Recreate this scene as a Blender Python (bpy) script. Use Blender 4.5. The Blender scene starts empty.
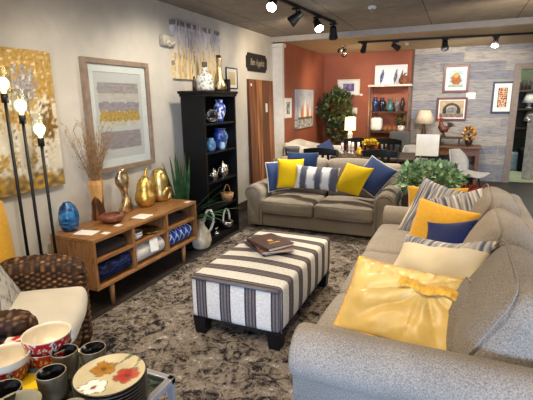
import bpy, bmesh, math, random
from mathutils import Vector, Matrix, noise
R = math.radians
PI = math.pi
scn = bpy.context.scene
COL = scn.collection
rnd = random.Random(7)

# ------------------------------------------------------------------ helpers
def lin(c):
    f = lambda v: v / 12.92 if v <= .04045 else ((v + .055) / 1.055) ** 2.4
    return tuple(f(x / 255.0) for x in c[:3])

def link(o):
    COL.objects.link(o)
    return o

def obj(name, bm, m=None, parent=None, loc=None, rot=None, smooth=False, mats=None):
    me = bpy.data.meshes.new(name)
    bmesh.ops.recalc_face_normals(bm, faces=bm.faces[:])
    bm.to_mesh(me)
    bm.free()
    for mm in (mats or [m]):
        if mm is not None:
            me.materials.append(mm)
    if smooth:
        for p in me.polygons:
            p.use_smooth = True
    o = link(bpy.data.objects.new(name, me))
    if parent is not None:
        o.parent = parent
    if loc is not None:
        o.location = loc
    if rot is not None:
        o.rotation_euler = rot
    return o

def tag(o, label, cat, group=None):
    o['label'] = label
    o['category'] = cat
    if group:
        o['group'] = group
    return o

def thing(name, label, cat, loc=(0, 0, 0), rotz=0.0, group=None, rot=None):
    o = link(bpy.data.objects.new(name, None))
    o.empty_display_size = .05
    o.location = loc
    o.rotation_euler = rot if rot else (0, 0, rotz)
    return tag(o, label, cat, group)

def struct(name, bm, m, parent=None, smooth=False):
    o = obj(name, bm, m, parent, smooth=smooth)
    if parent is None:
        o['kind'] = 'structure'
    return o

def dup(root, loc=None, rotz=None, label=None, group=None):
    r = root.copy()
    link(r)
    if loc is not None:
        r.location = loc
    if rotz is not None:
        r.rotation_euler = (0, 0, rotz)
    if label:
        r['label'] = label
    if group:
        r['group'] = group
    for ch in list(root.children):
        c = ch.copy(); link(c); c.parent = r
        for g in list(ch.children):
            d = g.copy(); link(d); d.parent = c
    return r

def NB():
    return bmesh.new()

def box(bm, c, s, bev=0.0, seg=2, rot=None):
    M = Matrix.Translation(Vector(c))
    if rot is not None:
        M = M @ (rot if isinstance(rot, Matrix) else Matrix.Rotation(rot, 4, 'Z'))
    M = M @ Matrix.Diagonal((s[0], s[1], s[2], 1))
    r = bmesh.ops.create_cube(bm, size=1.0, matrix=M)
    if bev > 0:
        es = list({e for v in r['verts'] for e in v.link_edges})
        bmesh.ops.bevel(bm, geom=es, offset=bev, segments=seg, affect='EDGES', profile=.5)
    return bm

def bx(x0, x1, y0, y1, z0, z1, bev=0.0):
    bm = NB()
    return box(bm, ((x0 + x1) / 2, (y0 + y1) / 2, (z0 + z1) / 2), (x1 - x0, y1 - y0, z1 - z0), bev)

def addb(bm, x0, x1, y0, y1, z0, z1, bev=0.0):
    return box(bm, ((x0 + x1) / 2, (y0 + y1) / 2, (z0 + z1) / 2), (x1 - x0, y1 - y0, z1 - z0), bev)

def tube(bm, pts, r, seg=8, cap=True):
    pts = [Vector(p) for p in pts]
    n = len(pts)
    rr = r if isinstance(r, (list, tuple)) else [r] * n
    rings = []
    prev = None
    for i, p in enumerate(pts):
        if i == 0:
            d = pts[1] - p
        elif i == n - 1:
            d = p - pts[i - 1]
        else:
            d = pts[i + 1] - pts[i - 1]
        d.normalize()
        if prev is None:
            a = Vector((0, 0, 1)) if abs(d.z) < .9 else Vector((1, 0, 0))
            u = d.cross(a).normalized()
        else:
            u = (prev - d * prev.dot(d)).normalized()
        prev = u
        v = d.cross(u)
        rings.append([bm.verts.new(p + (u * math.cos(2 * PI * k / seg) + v * math.sin(2 * PI * k / seg)) * rr[i]) for k in range(seg)])
    for i in range(n - 1):
        for k in range(seg):
            bm.faces.new((rings[i][k], rings[i][(k + 1) % seg], rings[i + 1][(k + 1) % seg], rings[i + 1][k]))
    if cap:
        bm.faces.new(rings[0][::-1])
        bm.faces.new(rings[-1])
    return bm

def cyl(bm, p0, p1, r0, r1=None, seg=16):
    return tube(bm, [p0, p1], [r0, r0 if r1 is None else r1], seg)

def dense(prof, step=.008):
    q = [prof[0]]
    for a, b in zip(prof[:-1], prof[1:]):
        k = max(1, int(math.hypot(b[0] - a[0], b[1] - a[1]) / step))
        q += [(a[0] + (b[0] - a[0]) * i / k, a[1] + (b[1] - a[1]) * i / k) for i in range(1, k + 1)]
    return q

def lathe(bm, prof, seg=24, c=(0, 0, 0), fn=None):
    rings = []
    for r, z in prof:
        if r < 1e-5:
            rings.append([bm.verts.new((c[0], c[1], c[2] + z))])
        else:
            ring = []
            for k in range(seg):
                a = 2 * PI * k / seg
                q = fn(a, z) if fn else 1.0
                ring.append(bm.verts.new((c[0] + r * q * math.cos(a), c[1] + r * q * math.sin(a), c[2] + z)))
            rings.append(ring)
    for a, b in zip(rings[:-1], rings[1:]):
        if len(a) == 1 and len(b) == 1:
            continue
        for k in range(seg):
            k2 = (k + 1) % seg
            if len(a) == 1:
                bm.faces.new((a[0], b[k2], b[k]))
            elif len(b) == 1:
                bm.faces.new((a[k], a[k2], b[0]))
            else:
                bm.faces.new((a[k], a[k2], b[k2], b[k]))
    return bm

def sphere(bm, c, s, seg=16, rings=10):
    prof = [(math.sin(PI * i / rings) * s[0], -math.cos(PI * i / rings) * s[2]) for i in range(rings + 1)]
    lathe(bm, prof, seg, c, (lambda a, z: 1.0) if s[0] == s[1] else (lambda a, z: math.hypot(math.cos(a), math.sin(a) * s[1] / s[0])))
    return bm

def prism(bm, pts, axis, a, b):
    """pts: 2D outline in the two other axes (order x,y,z minus axis)."""
    def mk(p, v):
        if axis == 'x': return (v, p[0], p[1])
        if axis == 'y': return (p[0], v, p[1])
        return (p[0], p[1], v)
    A = [bm.verts.new(mk(p, a)) for p in pts]
    B = [bm.verts.new(mk(p, b)) for p in pts]
    n = len(pts)
    for i in range(n):
        bm.faces.new((A[i], A[(i + 1) % n], B[(i + 1) % n], B[i]))
    bm.faces.new(A[::-1])
    bm.faces.new(B)
    return bm

def softbox(bm, c, s, r=.05, n=8, crown=(0, 0, 0), nz=0.0, nsc=4.0, seed=0, k=3, M=None):
    h = [x / 2 for x in s]
    r = min(r, min(h) * .999)
    nn = n if isinstance(n, (tuple, list)) else (n, n, n)
    def axis(hh, n):
        e = [r * (1 - math.cos(PI / 2 * i / k)) for i in range(k + 1)]
        lo = [-hh + x for x in e]
        inner = hh - r
        mid = [-inner + 2 * inner * i / n for i in range(1, n)]
        return lo + mid + [-x for x in lo[::-1]]
    ax = [axis(x, m_) for x, m_ in zip(h, nn)]
    cache = {}
    def vert(p):
        key = tuple(round(x, 6) for x in p)
        if key in cache:
            return cache[key]
        q = [max(-(hh - r), min(hh - r, x)) for x, hh in zip(p, h)]
        d = Vector([a - b for a, b in zip(p, q)])
        if d.length > 1e-9:
            m = max(abs(x) for x in d)
            d = d.normalized() * (m if m < r else r)
        P = Vector(q) + d
        u = [max(-1, min(1, P[i] / h[i])) for i in range(3)]
        f = [1 - x * x for x in u]
        P = Vector((P.x + crown[0] * u[0] * f[1] * f[2], P.y + crown[1] * u[1] * f[0] * f[2], P.z + crown[2] * u[2] * f[0] * f[1]))
        if nz:
            P += noise.noise_vector(P * nsc + Vector((seed * 7.3, seed * 3.1, seed))) * nz
        P = P + Vector(c) if M is None else M @ P
        v = bm.verts.new(P)
        cache[key] = v
        return v
    for a in range(3):
        b, d = (a + 1) % 3, (a + 2) % 3
        for sgn in (-1, 1):
            for i in range(len(ax[b]) - 1):
                for j in range(len(ax[d]) - 1):
                    q = []
                    for (ii, jj) in ((i, j), (i + 1, j), (i + 1, j + 1), (i, j + 1)):
                        p = [0, 0, 0]
                        p[a] = sgn * h[a]; p[b] = ax[b][ii]; p[d] = ax[d][jj]
                        q.append(vert(p))
                    q = list(dict.fromkeys(q))
                    if len(q) > 2:
                        try: bm.faces.new(q)
                        except ValueError: pass
    return bm

def pillow_bm(w, h, t, n=16, pinch=.07, nz=.012, nsc=5.0, seed=0, flop=0.0, creases=0.0, shear=0.0):
    bm = NB()
    top = {}
    bot = {}
    for i in range(n + 1):
        for j in range(n + 1):
            u = -math.cos(PI * i / n); v = -math.cos(PI * j / n)
            u = (u + (2 * i / n - 1)) / 2; v = (v + (2 * j / n - 1)) / 2
            x = u * w / 2 * (1 - pinch * (1 - v * v))
            y = v * h / 2 * (1 - pinch * (1 - u * u))
            x += shear * y
            z = t / 2 * max(0, (1 - u * u) * (1 - v * v)) ** .42
            P = Vector((x, y, 0))
            k = noise.noise(P * nsc + Vector((seed * 5.7, seed, 1.3))) * nz
            k2 = noise.noise(P * nsc * .6 + Vector((seed, 9.1, seed * 2.2))) * nz * 1.5
            inner = min(1.0, 6 * (1 - abs(u)) + .0) * min(1.0, 6 * (1 - abs(v)))
            cr = 0.0
            if creases:
                a = math.atan2(y, x)
                cr = creases * inner * (abs(math.sin(a * 7 + seed + 3 * noise.noise(P * 4))) ** .5 - .6) * min(1, math.hypot(u, v) * 1.3)
            bend = flop * (u * u - .4) * v
            zz = k2 + bend
            top[i, j] = bm.verts.new((x, y, z + zz + k * inner + cr))
            if i in (0, n) or j in (0, n):
                bot[i, j] = top[i, j]
            else:
                bot[i, j] = bm.verts.new((x, y, -z + zz + k * inner))
    for i in range(n):
        for j in range(n):
            bm.faces.new((top[i, j], top[i + 1, j], top[i + 1, j + 1], top[i, j + 1]))
            bm.faces.new((bot[i, j + 1], bot[i + 1, j + 1], bot[i + 1, j], bot[i, j]))
    return bm

def pillow_edge(w, h, pinch=.07, n=16, nz=.012, nsc=5.0, seed=0, flop=0.0, shear=0.0):
    pts = []
    def P(u, v):
        x = u * w / 2 * (1 - pinch * (1 - v * v)); y = v * h / 2 * (1 - pinch * (1 - u * u))
        x += shear * y
        q = Vector((x, y, 0))
        z = noise.noise(q * nsc * .6 + Vector((seed, 9.1, seed * 2.2))) * nz * 1.5 + flop * (u * u - .4) * v
        return Vector((x, y, z))
    for k in range(n): pts.append(P(-1 + 2 * k / n, -1))
    for k in range(n): pts.append(P(1, -1 + 2 * k / n))
    for k in range(n): pts.append(P(1 - 2 * k / n, 1))
    for k in range(n + 1): pts.append(P(-1, 1 - 2 * k / n))
    return pts

def pose(o, c, az=0, tilt=0, roll=0):
    """stand a flat (local XY) thing up: facing -Y at az 0, leaning back by tilt degrees, rolled in its own plane."""
    M = Matrix.Rotation(R(az), 4, 'Z') @ Matrix.Rotation(R(90 - tilt), 4, 'X') @ Matrix.Rotation(R(roll), 4, 'Z')
    o.rotation_euler = M.to_euler()
    o.location = c

def paint(o, fn):
    me = o.data
    at = me.color_attributes.new('Pattern', 'FLOAT_COLOR', 'POINT')
    for i, v in enumerate(me.vertices):
        c = lin(fn(v.co))
        at.data[i].color = (c[0], c[1], c[2], 1)

def grid_bm(w, h, nx, ny, t=0.0, fn=None):
    """flat sheet in local XY centred on the origin; with thickness t it is a closed slab whose front is z=0."""
    bm = NB()
    V = [[bm.verts.new((-w / 2 + w * i / nx, -h / 2 + h * j / ny, 0)) for j in range(ny + 1)] for i in range(nx + 1)]
    for i in range(nx):
        for j in range(ny):
            bm.faces.new((V[i][j], V[i + 1][j], V[i + 1][j + 1], V[i][j + 1]))
    if t:
        B = {}
        ring = [(i, 0) for i in range(nx)] + [(nx, j) for j in range(ny)] + [(i, ny) for i in range(nx, 0, -1)] + [(0, j) for j in range(ny, 0, -1)]
        for (i, j) in ring:
            B[i, j] = bm.verts.new(V[i][j].co + Vector((0, 0, -t)))
        m = len(ring)
        for k in range(m):
            a, b = ring[k], ring[(k + 1) % m]
            bm.faces.new((V[a[0]][a[1]], B[a], B[b], V[b[0]][b[1]]))
        bm.faces.new([B[a] for a in ring[::-1]])
    return bm

def nz(x, y, s=1.0, seed=0.0):
    return noise.noise(Vector((x * s, y * s, seed)))

def fbm(x, y, s=1.0, seed=0.0):
    return nz(x, y, s, seed) + .5 * nz(x, y, s * 2.1, seed + 3) + .25 * nz(x, y, s * 4.3, seed + 7)

def mixc(a, b, t):
    t = max(0.0, min(1.0, t))
    return tuple(x + (y - x) * t for x, y in zip(a, b))

# ------------------------------------------------------------------ materials
MATS = {}
def base(name):
    m = bpy.data.materials.new(name)
    m.use_nodes = True
    nt = m.node_tree
    b = nt.nodes['Principled BSDF']
    return m, nt, b

def N(nt, t, **kw):
    n = nt.nodes.new(t)
    for k, v in kw.items():
        if k in n.inputs.keys():
            n.inputs[k].default_value = v
        else:
            setattr(n, k, v)
    return n

def bump_to(nt, b, height, strength=.3, dist=.01):
    bp = N(nt, 'ShaderNodeBump', Strength=strength, Distance=dist)
    nt.links.new(height, bp.inputs['Height'])
    nt.links.new(bp.outputs[0], b.inputs['Normal'])

def coords(nt, scale=(1, 1, 1), which='Object', rot=(0, 0, 0)):
    tc = N(nt, 'ShaderNodeTexCoord')
    mp = N(nt, 'ShaderNodeMapping')
    mp.inputs['Scale'].default_value = scale
    mp.inputs['Rotation'].default_value = rot
    nt.links.new(tc.outputs[which], mp.inputs['Vector'])
    return mp.outputs[0]

def ramp(nt, fac, stops, mode='LINEAR'):
    r = N(nt, 'ShaderNodeValToRGB')
    r.color_ramp.interpolation = mode
    e = r.color_ramp.elements
    while len(e) < len(stops):
        e.new(.5)
    for el, (p, c) in zip(e, stops):
        el.position = p
        el.color = (*lin(c), 1)
    nt.links.new(fac, r.inputs[0])
    return r.outputs[0]

def plain(name, c, rough=.5, metal=0.0, var=.12, vs=14.0, bump=0.0, bs=60.0, coat=0.0, spec=.5, sheen=0.0, stretch=(1, 1, 1)):
    if name in MATS: return MATS[name]
    m, nt, b = base(name)
    co = coords(nt, stretch)
    n = N(nt, 'ShaderNodeTexNoise', Scale=vs, Detail=5.0)
    nt.links.new(co, n.inputs['Vector'])
    lo = tuple(x * (1 - var) for x in c); hi = tuple(min(255, x * (1 + var)) for x in c)
    nt.links.new(ramp(nt, n.outputs['Fac'], [(.3, lo), (.7, hi)]), b.inputs['Base Color'])
    b.inputs['Roughness'].default_value = rough
    b.inputs['Metallic'].default_value = metal
    b.inputs['Coat Weight'].default_value = coat
    b.inputs['Specular IOR Level'].default_value = spec
    b.inputs['Sheen Weight'].default_value = sheen
    if bump:
        n2 = N(nt, 'ShaderNodeTexNoise', Scale=bs, Detail=4.0)
        nt.links.new(co, n2.inputs['Vector'])
        bump_to(nt, b, n2.outputs['Fac'], bump)
    MATS[name] = m
    return m

def cloth(name, c, c2=None, speck=220.0, rough=.92, amt=.5, bump=.25, broad=.1, sheen=.12):
    """woven cloth: two thread colours mixed by fine noise, plus a weave bump."""
    if name in MATS: return MATS[name]
    m, nt, b = base(name)
    co = coords(nt)
    c2 = c2 or tuple(x * .72 for x in c)
    n = N(nt, 'ShaderNodeTexNoise', Scale=speck * .85, Detail=4.0, Roughness=.75)
    nt.links.new(co, n.inputs['Vector'])
    col = ramp(nt, n.outputs['Fac'], [(.5 - amt / 2, c2), (.5 + amt / 2, c)])
    nb = N(nt, 'ShaderNodeTexNoise', Scale=3.0, Detail=2.0)
    nt.links.new(co, nb.inputs['Vector'])
    mx = N(nt, 'ShaderNodeMix', data_type='RGBA', blend_type='MULTIPLY')
    mx.inputs['Factor'].default_value = 1.0
    g = ramp(nt, nb.outputs['Fac'], [(.3, tuple([255 * (1 - broad)] * 3)), (.7, (255, 255, 255))])
    nt.links.new(col, mx.inputs['A']); nt.links.new(g, mx.inputs['B'])
    nt.links.new(mx.outputs['Result'], b.inputs['Base Color'])
    b.inputs['Roughness'].default_value = rough
    b.inputs['Specular IOR Level'].default_value = .2
    b.inputs['Sheen Weight'].default_value = sheen
    if bump:
        bump_to(nt, b, n.outputs['Fac'], bump, .004)
    MATS[name] = m
    return m

def painted(name, rough=.6, bump=.0, bs=80, metal=0.0, coat=0.0):
    """colour comes from the pattern woven / painted on the thing itself."""
    if name in MATS: return MATS[name]
    m, nt, b = base(name)
    a = N(nt, 'ShaderNodeVertexColor', layer_name='Pattern')
    nt.links.new(a.outputs['Color'], b.inputs['Base Color'])
    b.inputs['Roughness'].default_value = rough
    b.inputs['Metallic'].default_value = metal
    b.inputs['Coat Weight'].default_value = coat
    b.inputs['Specular IOR Level'].default_value = .3
    if bump:
        n = N(nt, 'ShaderNodeTexNoise', Scale=bs, Detail=4.0)
        nt.links.new(coords(nt), n.inputs['Vector'])
        bump_to(nt, b, n.outputs['Fac'], bump)
    MATS[name] = m
    return m

def wood(name, cols, scale=(1, 1, 1), rough=.45, ns=6.0, dist=3.0, coat=.0, rot=(0, 0, 0)):
    if name in MATS: return MATS[name]
    m, nt, b = base(name)
    co = coords(nt, scale, rot=rot)
    n = N(nt, 'ShaderNodeTexNoise', Scale=ns, Detail=8.0, Roughness=.62, Distortion=dist)
    nt.links.new(co, n.inputs['Vector'])
    k = len(cols)
    st = [(.28 + .44 * i / (k - 1), c) for i, c in enumerate(cols)]
    nt.links.new(ramp(nt, n.outputs['Fac'], st), b.inputs['Base Color'])
    b.inputs['Roughness'].default_value = rough
    b.inputs['Coat Weight'].default_value = coat
    bump_to(nt, b, n.outputs['Fac'], .12, .004)
    MATS[name] = m
    return m

def emit(name, c, strength):
    if name in MATS: return MATS[name]
    m, nt, b = base(name)
    b.inputs['Base Color'].default_value = (*lin(c), 1)
    b.inputs['Emission Color'].default_value = (*lin(c), 1)
    b.inputs['Emission Strength'].default_value = strength
    MATS[name] = m
    return m

def glass(name, c=(255, 255, 255), rough=.02, alpha=.2):
    if name in MATS: return MATS[name]
    m, nt, b = base(name)
    out = nt.nodes['Material Output']
    t = N(nt, 'ShaderNodeBsdfTransparent')
    t.inputs[0].default_value = (*lin(c), 1)
    g = N(nt, 'ShaderNodeBsdfGlossy')
    g.inputs['Roughness'].default_value = rough
    lw = N(nt, 'ShaderNodeLayerWeight', Blend=.5)
    pw = N(nt, 'ShaderNodeMath', operation='POWER'); pw.inputs[1].default_value = 5.0
    nt.links.new(lw.outputs['Facing'], pw.inputs[0])
    mth = N(nt, 'ShaderNodeMath', operation='MULTIPLY_ADD', use_clamp=True)
    mth.inputs[1].default_value = .9
    mth.inputs[2].default_value = alpha
    nt.links.new(pw.outputs[0], mth.inputs[0])
    mx = N(nt, 'ShaderNodeMixShader')
    nt.links.new(mth.outputs[0], mx.inputs[0])
    nt.links.new(t.outputs[0], mx.inputs[1]); nt.links.new(g.outputs[0], mx.inputs[2])
    nt.links.new(mx.outputs[0], out.inputs['Surface'])
    MATS[name] = m
    return m

def rug_mat():
    m, nt, b = base('distressed rug pile')
    co = coords(nt)
    n1 = N(nt, 'ShaderNodeTexNoise', Scale=3.4, Detail=8.0, Roughness=.7, Distortion=1.8)
    n2 = N(nt, 'ShaderNodeTexNoise', Scale=12.0, Detail=9.0, Roughness=.8, Distortion=1.8)
    n3 = N(nt, 'ShaderNodeTexNoise', Scale=130.0, Detail=2.0)
    for n in (n1, n2, n3): nt.links.new(co, n.inputs['Vector'])
    a = N(nt, 'ShaderNodeMath', operation='MULTIPLY_ADD'); a.inputs[1].default_value = .95
    nt.links.new(n2.outputs['Fac'], a.inputs[0])
    s = N(nt, 'ShaderNodeMath', operation='MULTIPLY'); s.inputs[1].default_value = .6
    nt.links.new(n1.outputs['Fac'], s.inputs[0]); nt.links.new(s.outputs[0], a.inputs[2])
    c = ramp(nt, a.outputs[0], [(.66, (26, 25, 28)), (.725, (58, 56, 62)), (.75, (134, 118, 96)), (.77, (64, 60, 62)), (.80, (172, 158, 138)), (.825, (84, 80, 86)), (.855, (186, 170, 146)), (.88, (92, 90, 98)), (.93, (212, 204, 188))])
    mx = N(nt, 'ShaderNodeMix', data_type='RGBA', blend_type='MULTIPLY'); mx.inputs['Factor'].default_value = 1.0
    g = ramp(nt, n3.outputs['Fac'], [(.3, (200, 200, 200)), (.7, (255, 255, 255))])
    nt.links.new(c, mx.inputs['A']); nt.links.new(g, mx.inputs['B'])
    nt.links.new(mx.outputs['Result'], b.inputs['Base Color'])
    b.inputs['Roughness'].default_value = .97
    b.inputs['Specular IOR Level'].default_value = .1
    bump_to(nt, b, n3.outputs['Fac'], .2, .004)
    return m

def plank_mat():
    m, nt, b = base('grey weathered plank cladding')
    tc = N(nt, 'ShaderNodeTexCoord')
    sp = N(nt, 'ShaderNodeSeparateXYZ'); nt.links.new(tc.outputs['Object'], sp.inputs[0])
    cb = N(nt, 'ShaderNodeCombineXYZ'); nt.links.new(sp.outputs['X'], cb.inputs['X']); nt.links.new(sp.outputs['Z'], cb.inputs['Y'])
    br = N(nt, 'ShaderNodeTexBrick', offset=.37, offset_frequency=3, squash=1.0)
    br.inputs['Scale'].default_value = 1.0
    br.inputs['Brick Width'].default_value = 1.15
    br.inputs['Row Height'].default_value = .175
    br.inputs['Mortar Size'].default_value = .005
    br.inputs['Color1'].default_value = (*lin((136, 140, 152)), 1)
    br.inputs['Color2'].default_value = (*lin((184, 180, 172)), 1)
    br.inputs['Mortar'].default_value = (*lin((186, 172, 150)), 1)
    nt.links.new(cb.outputs[0], br.inputs['Vector'])
    mp = N(nt, 'ShaderNodeMapping'); mp.inputs['Scale'].default_value = (1.6, 1, 13)
    nt.links.new(tc.outputs['Object'], mp.inputs['Vector'])
    n = N(nt, 'ShaderNodeTexNoise', Scale=3.0, Detail=7.0, Roughness=.68, Distortion=.4)
    nt.links.new(mp.outputs[0], n.inputs['Vector'])
    g = ramp(nt, n.outputs['Fac'], [(.28, (150, 152, 164)), (.5, (226, 226, 230)), (.66, (255, 250, 236)), (.74, (206, 204, 206))])
    mx = N(nt, 'ShaderNodeMix', data_type='RGBA', blend_type='MULTIPLY'); mx.inputs['Factor'].default_value = 1.0
    nt.links.new(br.outputs['Color'], mx.inputs['A']); nt.links.new(g, mx.inputs['B'])
    nt.links.new(mx.outputs['Result'], b.inputs['Base Color'])
    b.inputs['Roughness'].default_value = .75
    bump_to(nt, b, n.outputs['Fac'], .25)
    return m

def tile_mat(name, c, seam, w, h, off=(0, 0, 0), mortar=.006, off_rows=0.0):
    m, nt, b = base(name)
    tc = N(nt, 'ShaderNodeTexCoord')
    mp = N(nt, 'ShaderNodeMapping'); mp.inputs['Location'].default_value = off
    nt.links.new(tc.outputs['Object'], mp.inputs['Vector'])
    br = N(nt, 'ShaderNodeTexBrick', offset=off_rows)
    br.inputs['Scale'].default_value = 1.0
    br.inputs['Brick Width'].default_value = w; br.inputs['Row Height'].default_value = h
    br.inputs['Mortar Size'].default_value = mortar
    br.inputs['Color1'].default_value = (*lin(c), 1); br.inputs['Color2'].default_value = (*lin(tuple(x * .95 for x in c)), 1)
    br.inputs['Mortar'].default_value = (*lin(seam), 1)
    nt.links.new(mp.outputs[0], br.inputs['Vector'])
    n = N(nt, 'ShaderNodeTexNoise', Scale=9.0, Detail=6.0)
    nt.links.new(mp.outputs[0], n.inputs['Vector'])
    g = ramp(nt, n.outputs['Fac'], [(.3, (225, 225, 225)), (.7, (255, 255, 255))])
    mx = N(nt, 'ShaderNodeMix', data_type='RGBA', blend_type='MULTIPLY'); mx.inputs['Factor'].default_value = 1.0
    nt.links.new(br.outputs['Color'], mx.inputs['A']); nt.links.new(g, mx.inputs['B'])
    nt.links.new(mx.outputs['Result'], b.inputs['Base Color'])
    b.inputs['Roughness'].default_value = .85
    return m

def stripes_uv(name, stops, rough=.9, period=1.0, fine=None):
    """bands across the UV map's U axis, repeated every `period` metres."""
    m, nt, b = base(name)
    uv = N(nt, 'ShaderNodeUVMap')
    sp = N(nt, 'ShaderNodeSeparateXYZ'); nt.links.new(uv.outputs[0], sp.inputs[0])
    dv = N(nt, 'ShaderNodeMath', operation='DIVIDE'); dv.inputs[1].default_value = period
    fr = N(nt, 'ShaderNodeMath', operation='FRACT')
    nt.links.new(sp.outputs['X'], dv.inputs[0]); nt.links.new(dv.outputs[0], fr.inputs[0])
    col = ramp(nt, fr.outputs[0], stops, 'CONSTANT')
    n = N(nt, 'ShaderNodeTexNoise', Scale=160.0, Detail=2.0)
    nt.links.new(coords(nt), n.inputs['Vector'])
    g = ramp(nt, n.outputs['Fac'], [(.3, (205, 205, 205)), (.7, (255, 255, 255))])
    mx = N(nt, 'ShaderNodeMix', data_type='RGBA', blend_type='MULTIPLY'); mx.inputs['Factor'].default_value = 1.0
    nt.links.new(col, mx.inputs['A']); nt.links.new(g, mx.inputs['B'])
    nt.links.new(mx.outputs['Result'], b.inputs['Base Color'])
    b.inputs['Roughness'].default_value = rough
    b.inputs['Specular IOR Level'].default_value = .2
    bump_to(nt, b, n.outputs['Fac'], .2, .004)
    return m

M_plaster = plain('beige plaster', (208, 202, 189), .85, var=.03, vs=5, bump=.22, bs=16)
M_orange = plain('burnt orange paint', (150, 85, 60), .7, var=.05, vs=3)
M_white = plain('off white paint', (222, 218, 208), .6, var=.03)
M_tan = plain('tan ceiling paint', (176, 158, 124), .8, var=.04, vs=4)
M_casing = plain('grey casing paint', (128, 116, 106), .6, var=.06)
M_floor = wood('dark plank floor', [(28, 23, 20), (46, 39, 34), (60, 52, 46)], (1, 6, 1), .5, 3.0, .6)
M_black = plain('black lacquer', (12, 12, 14), .45, var=.2, vs=8, spec=.25)
M_matte_black = plain('matte black metal', (20, 20, 22), .5, .3, var=.1)
M_chrome = plain('brushed chrome', (226, 226, 230), .32, .85, var=.03)
M_silver = plain('aged silver', (170, 165, 158), .25, 1.0, var=.2, vs=40)
M_gold = plain('gold leaf', (244, 194, 126), .36, 1.0, var=.2, vs=22, bump=.12, bs=30)
M_bronze = plain('champagne bronze leaf', (196, 166, 126), .3, 1.0, var=.35, vs=26, bump=.15, bs=35)
M_acacia = wood('acacia wood', [(70, 44, 24), (132, 90, 50), (164, 116, 70), (100, 64, 34)], (3.5, .7, 3.5), .42, 4.0, 1.6, .1)
M_acacia_end = wood('acacia end panel', [(84, 54, 28), (136, 94, 54), (160, 114, 70), (110, 72, 38)], (4, 4, .7), .42, 4.0, 1.2, .1)
M_dark_in = plain('dark stained wood', (54, 33, 20), .6, var=.25)
M_slab = wood('polished timber slab', [(48, 26, 16), (128, 76, 44), (158, 100, 60), (96, 52, 30), (146, 88, 50), (40, 22, 14)], (2.0, 5.0, .22), .6, 2.6, .5, .0)
M_espresso = plain('espresso wood', (24, 17, 14), .4, var=.2)
M_paper = plain('white card', (236, 234, 228), .7, var=.02)
M_pages = plain('book pages', (206, 192, 170), .8, var=.1, vs=90, stretch=(1, 1, 30))
M_leaf = plain('dark green leaf', (64, 76, 46), .45, var=.45, vs=9)
M_leaf2 = plain('eucalyptus leaf', (134, 160, 122), .5, var=.5, vs=12)
M_blade = plain('sword leaf', (52, 84, 52), .45, var=.4, vs=11)
M_bark = plain('grey brown bark', (92, 68, 48), .8, var=.3, vs=30)
M_twig = plain('dry twig', (150, 116, 74), .8, var=.3, vs=40)
M_cream_cer = plain('cream crackle ceramic', (206, 194, 168), .35, var=.12, vs=18, coat=.3)
M_white_cer = plain('white ceramic', (226, 224, 218), .3, var=.04, coat=.3)
M_blue_gl = plain('blue art glass', (26, 96, 150), .12, var=.5, vs=14, coat=.6)
M_navy_gl = plain('cobalt glaze', (30, 56, 120), .2, var=.5, vs=20, coat=.4)
M_teal_gl = plain('blue grey glaze', (74, 110, 140), .25, var=.45, vs=20, coat=.4)
M_olive_cer = plain('olive stoneware', (92, 80, 60), .3, var=.2, vs=30, coat=.4)
M_blackglaze = plain('black glaze', (9, 9, 12), .18, var=.2, coat=.4)
M_sofa = cloth('grey beige tweed', (186, 174, 158), (98, 92, 84), 200, amt=.4)
M_love = cloth('taupe linen', (172, 160, 143), (106, 97, 85), 200, amt=.36)
M_creamcl = cloth('cream canvas', (242, 235, 218), (224, 215, 195), 160, amt=.5)
M_yellow = cloth('bright yellow cotton', (246, 206, 24), (226, 182, 10), 140, amt=.5)
M_mustard = cloth('marigold velvet', (240, 186, 62), (222, 162, 40), 60, amt=.5, sheen=.3)
M_blue = cloth('denim blue linen', (74, 92, 136), (48, 62, 104), 200, amt=.4)
M_navy = cloth('navy velvet', (24, 42, 108), (14, 26, 76), 40, amt=.5, sheen=.25)
M_navy2 = cloth('deep blue velvet', (28, 56, 98), (16, 36, 70), 40, amt=.5, sheen=.25)
M_whitep = cloth('white piping', (232, 230, 224), (210, 208, 200), 90)
M_charc = cloth('grey linen', (124, 122, 118), (92, 90, 88), 120)
M_satin = plain('gold satin', (228, 194, 112), .34, .0, var=.08, vs=6, bump=.05, bs=12, sheen=.2)
M_satin_band = plain('deep gold satin', (222, 164, 44), .42, .0, var=.14, vs=30, sheen=.3)
M_greyshell = plain('pale grey shell', (188, 186, 180), .55, var=.04)
M_greyfab = cloth('mid grey upholstery', (128, 128, 128), (102, 102, 104), 120)
M_creamup = cloth('ivory upholstery', (242, 236, 226), (226, 218, 204), 90)
M_navythrow = cloth('navy knit', (30, 42, 98), (10, 14, 44), 60, amt=.35, bump=.6)
M_whitethrow = cloth('white knit', (232, 226, 214), (206, 198, 184), 70, amt=.4, bump=.6)
M_darkcl = cloth('dark woven mat', (52, 40, 40), (24, 18, 20), 60)
M_pw = painted('patterned textile', .92, .2, 200)
M_pa = painted('canvas paint', .7, .25, 60)
M_pg = painted('glossy glazed pattern', .3, 0, coat=.4)
M_wicker = painted('banana leaf wicker', .6, .3, 120)
M_bulb = emit('warm lamp bulb', (255, 222, 160), 2.4)
M_spot = emit('spot lamp face', (255, 246, 226), 30.0)
M_shade_lit = emit('glowing linen shade', (255, 222, 164), 1.5)
M_glass = glass('clear glass', (246, 248, 248), .12, .02)
M_tableglass = glass('table glass', (200, 216, 210), .03, .06)
M_frame_tau = plain('taupe frame', (142, 122, 104), .5, var=.1)
M_frame_dk = wood('mahogany frame', [(60, 24, 16), (104, 44, 28), (84, 34, 22)], (1, 1, 1), .35, 8)
M_navyframe = plain('navy frame', (30, 44, 66), .4, var=.1)
M_shade = plain('beige lamp shade', (206, 190, 166), .85, var=.04)

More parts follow.
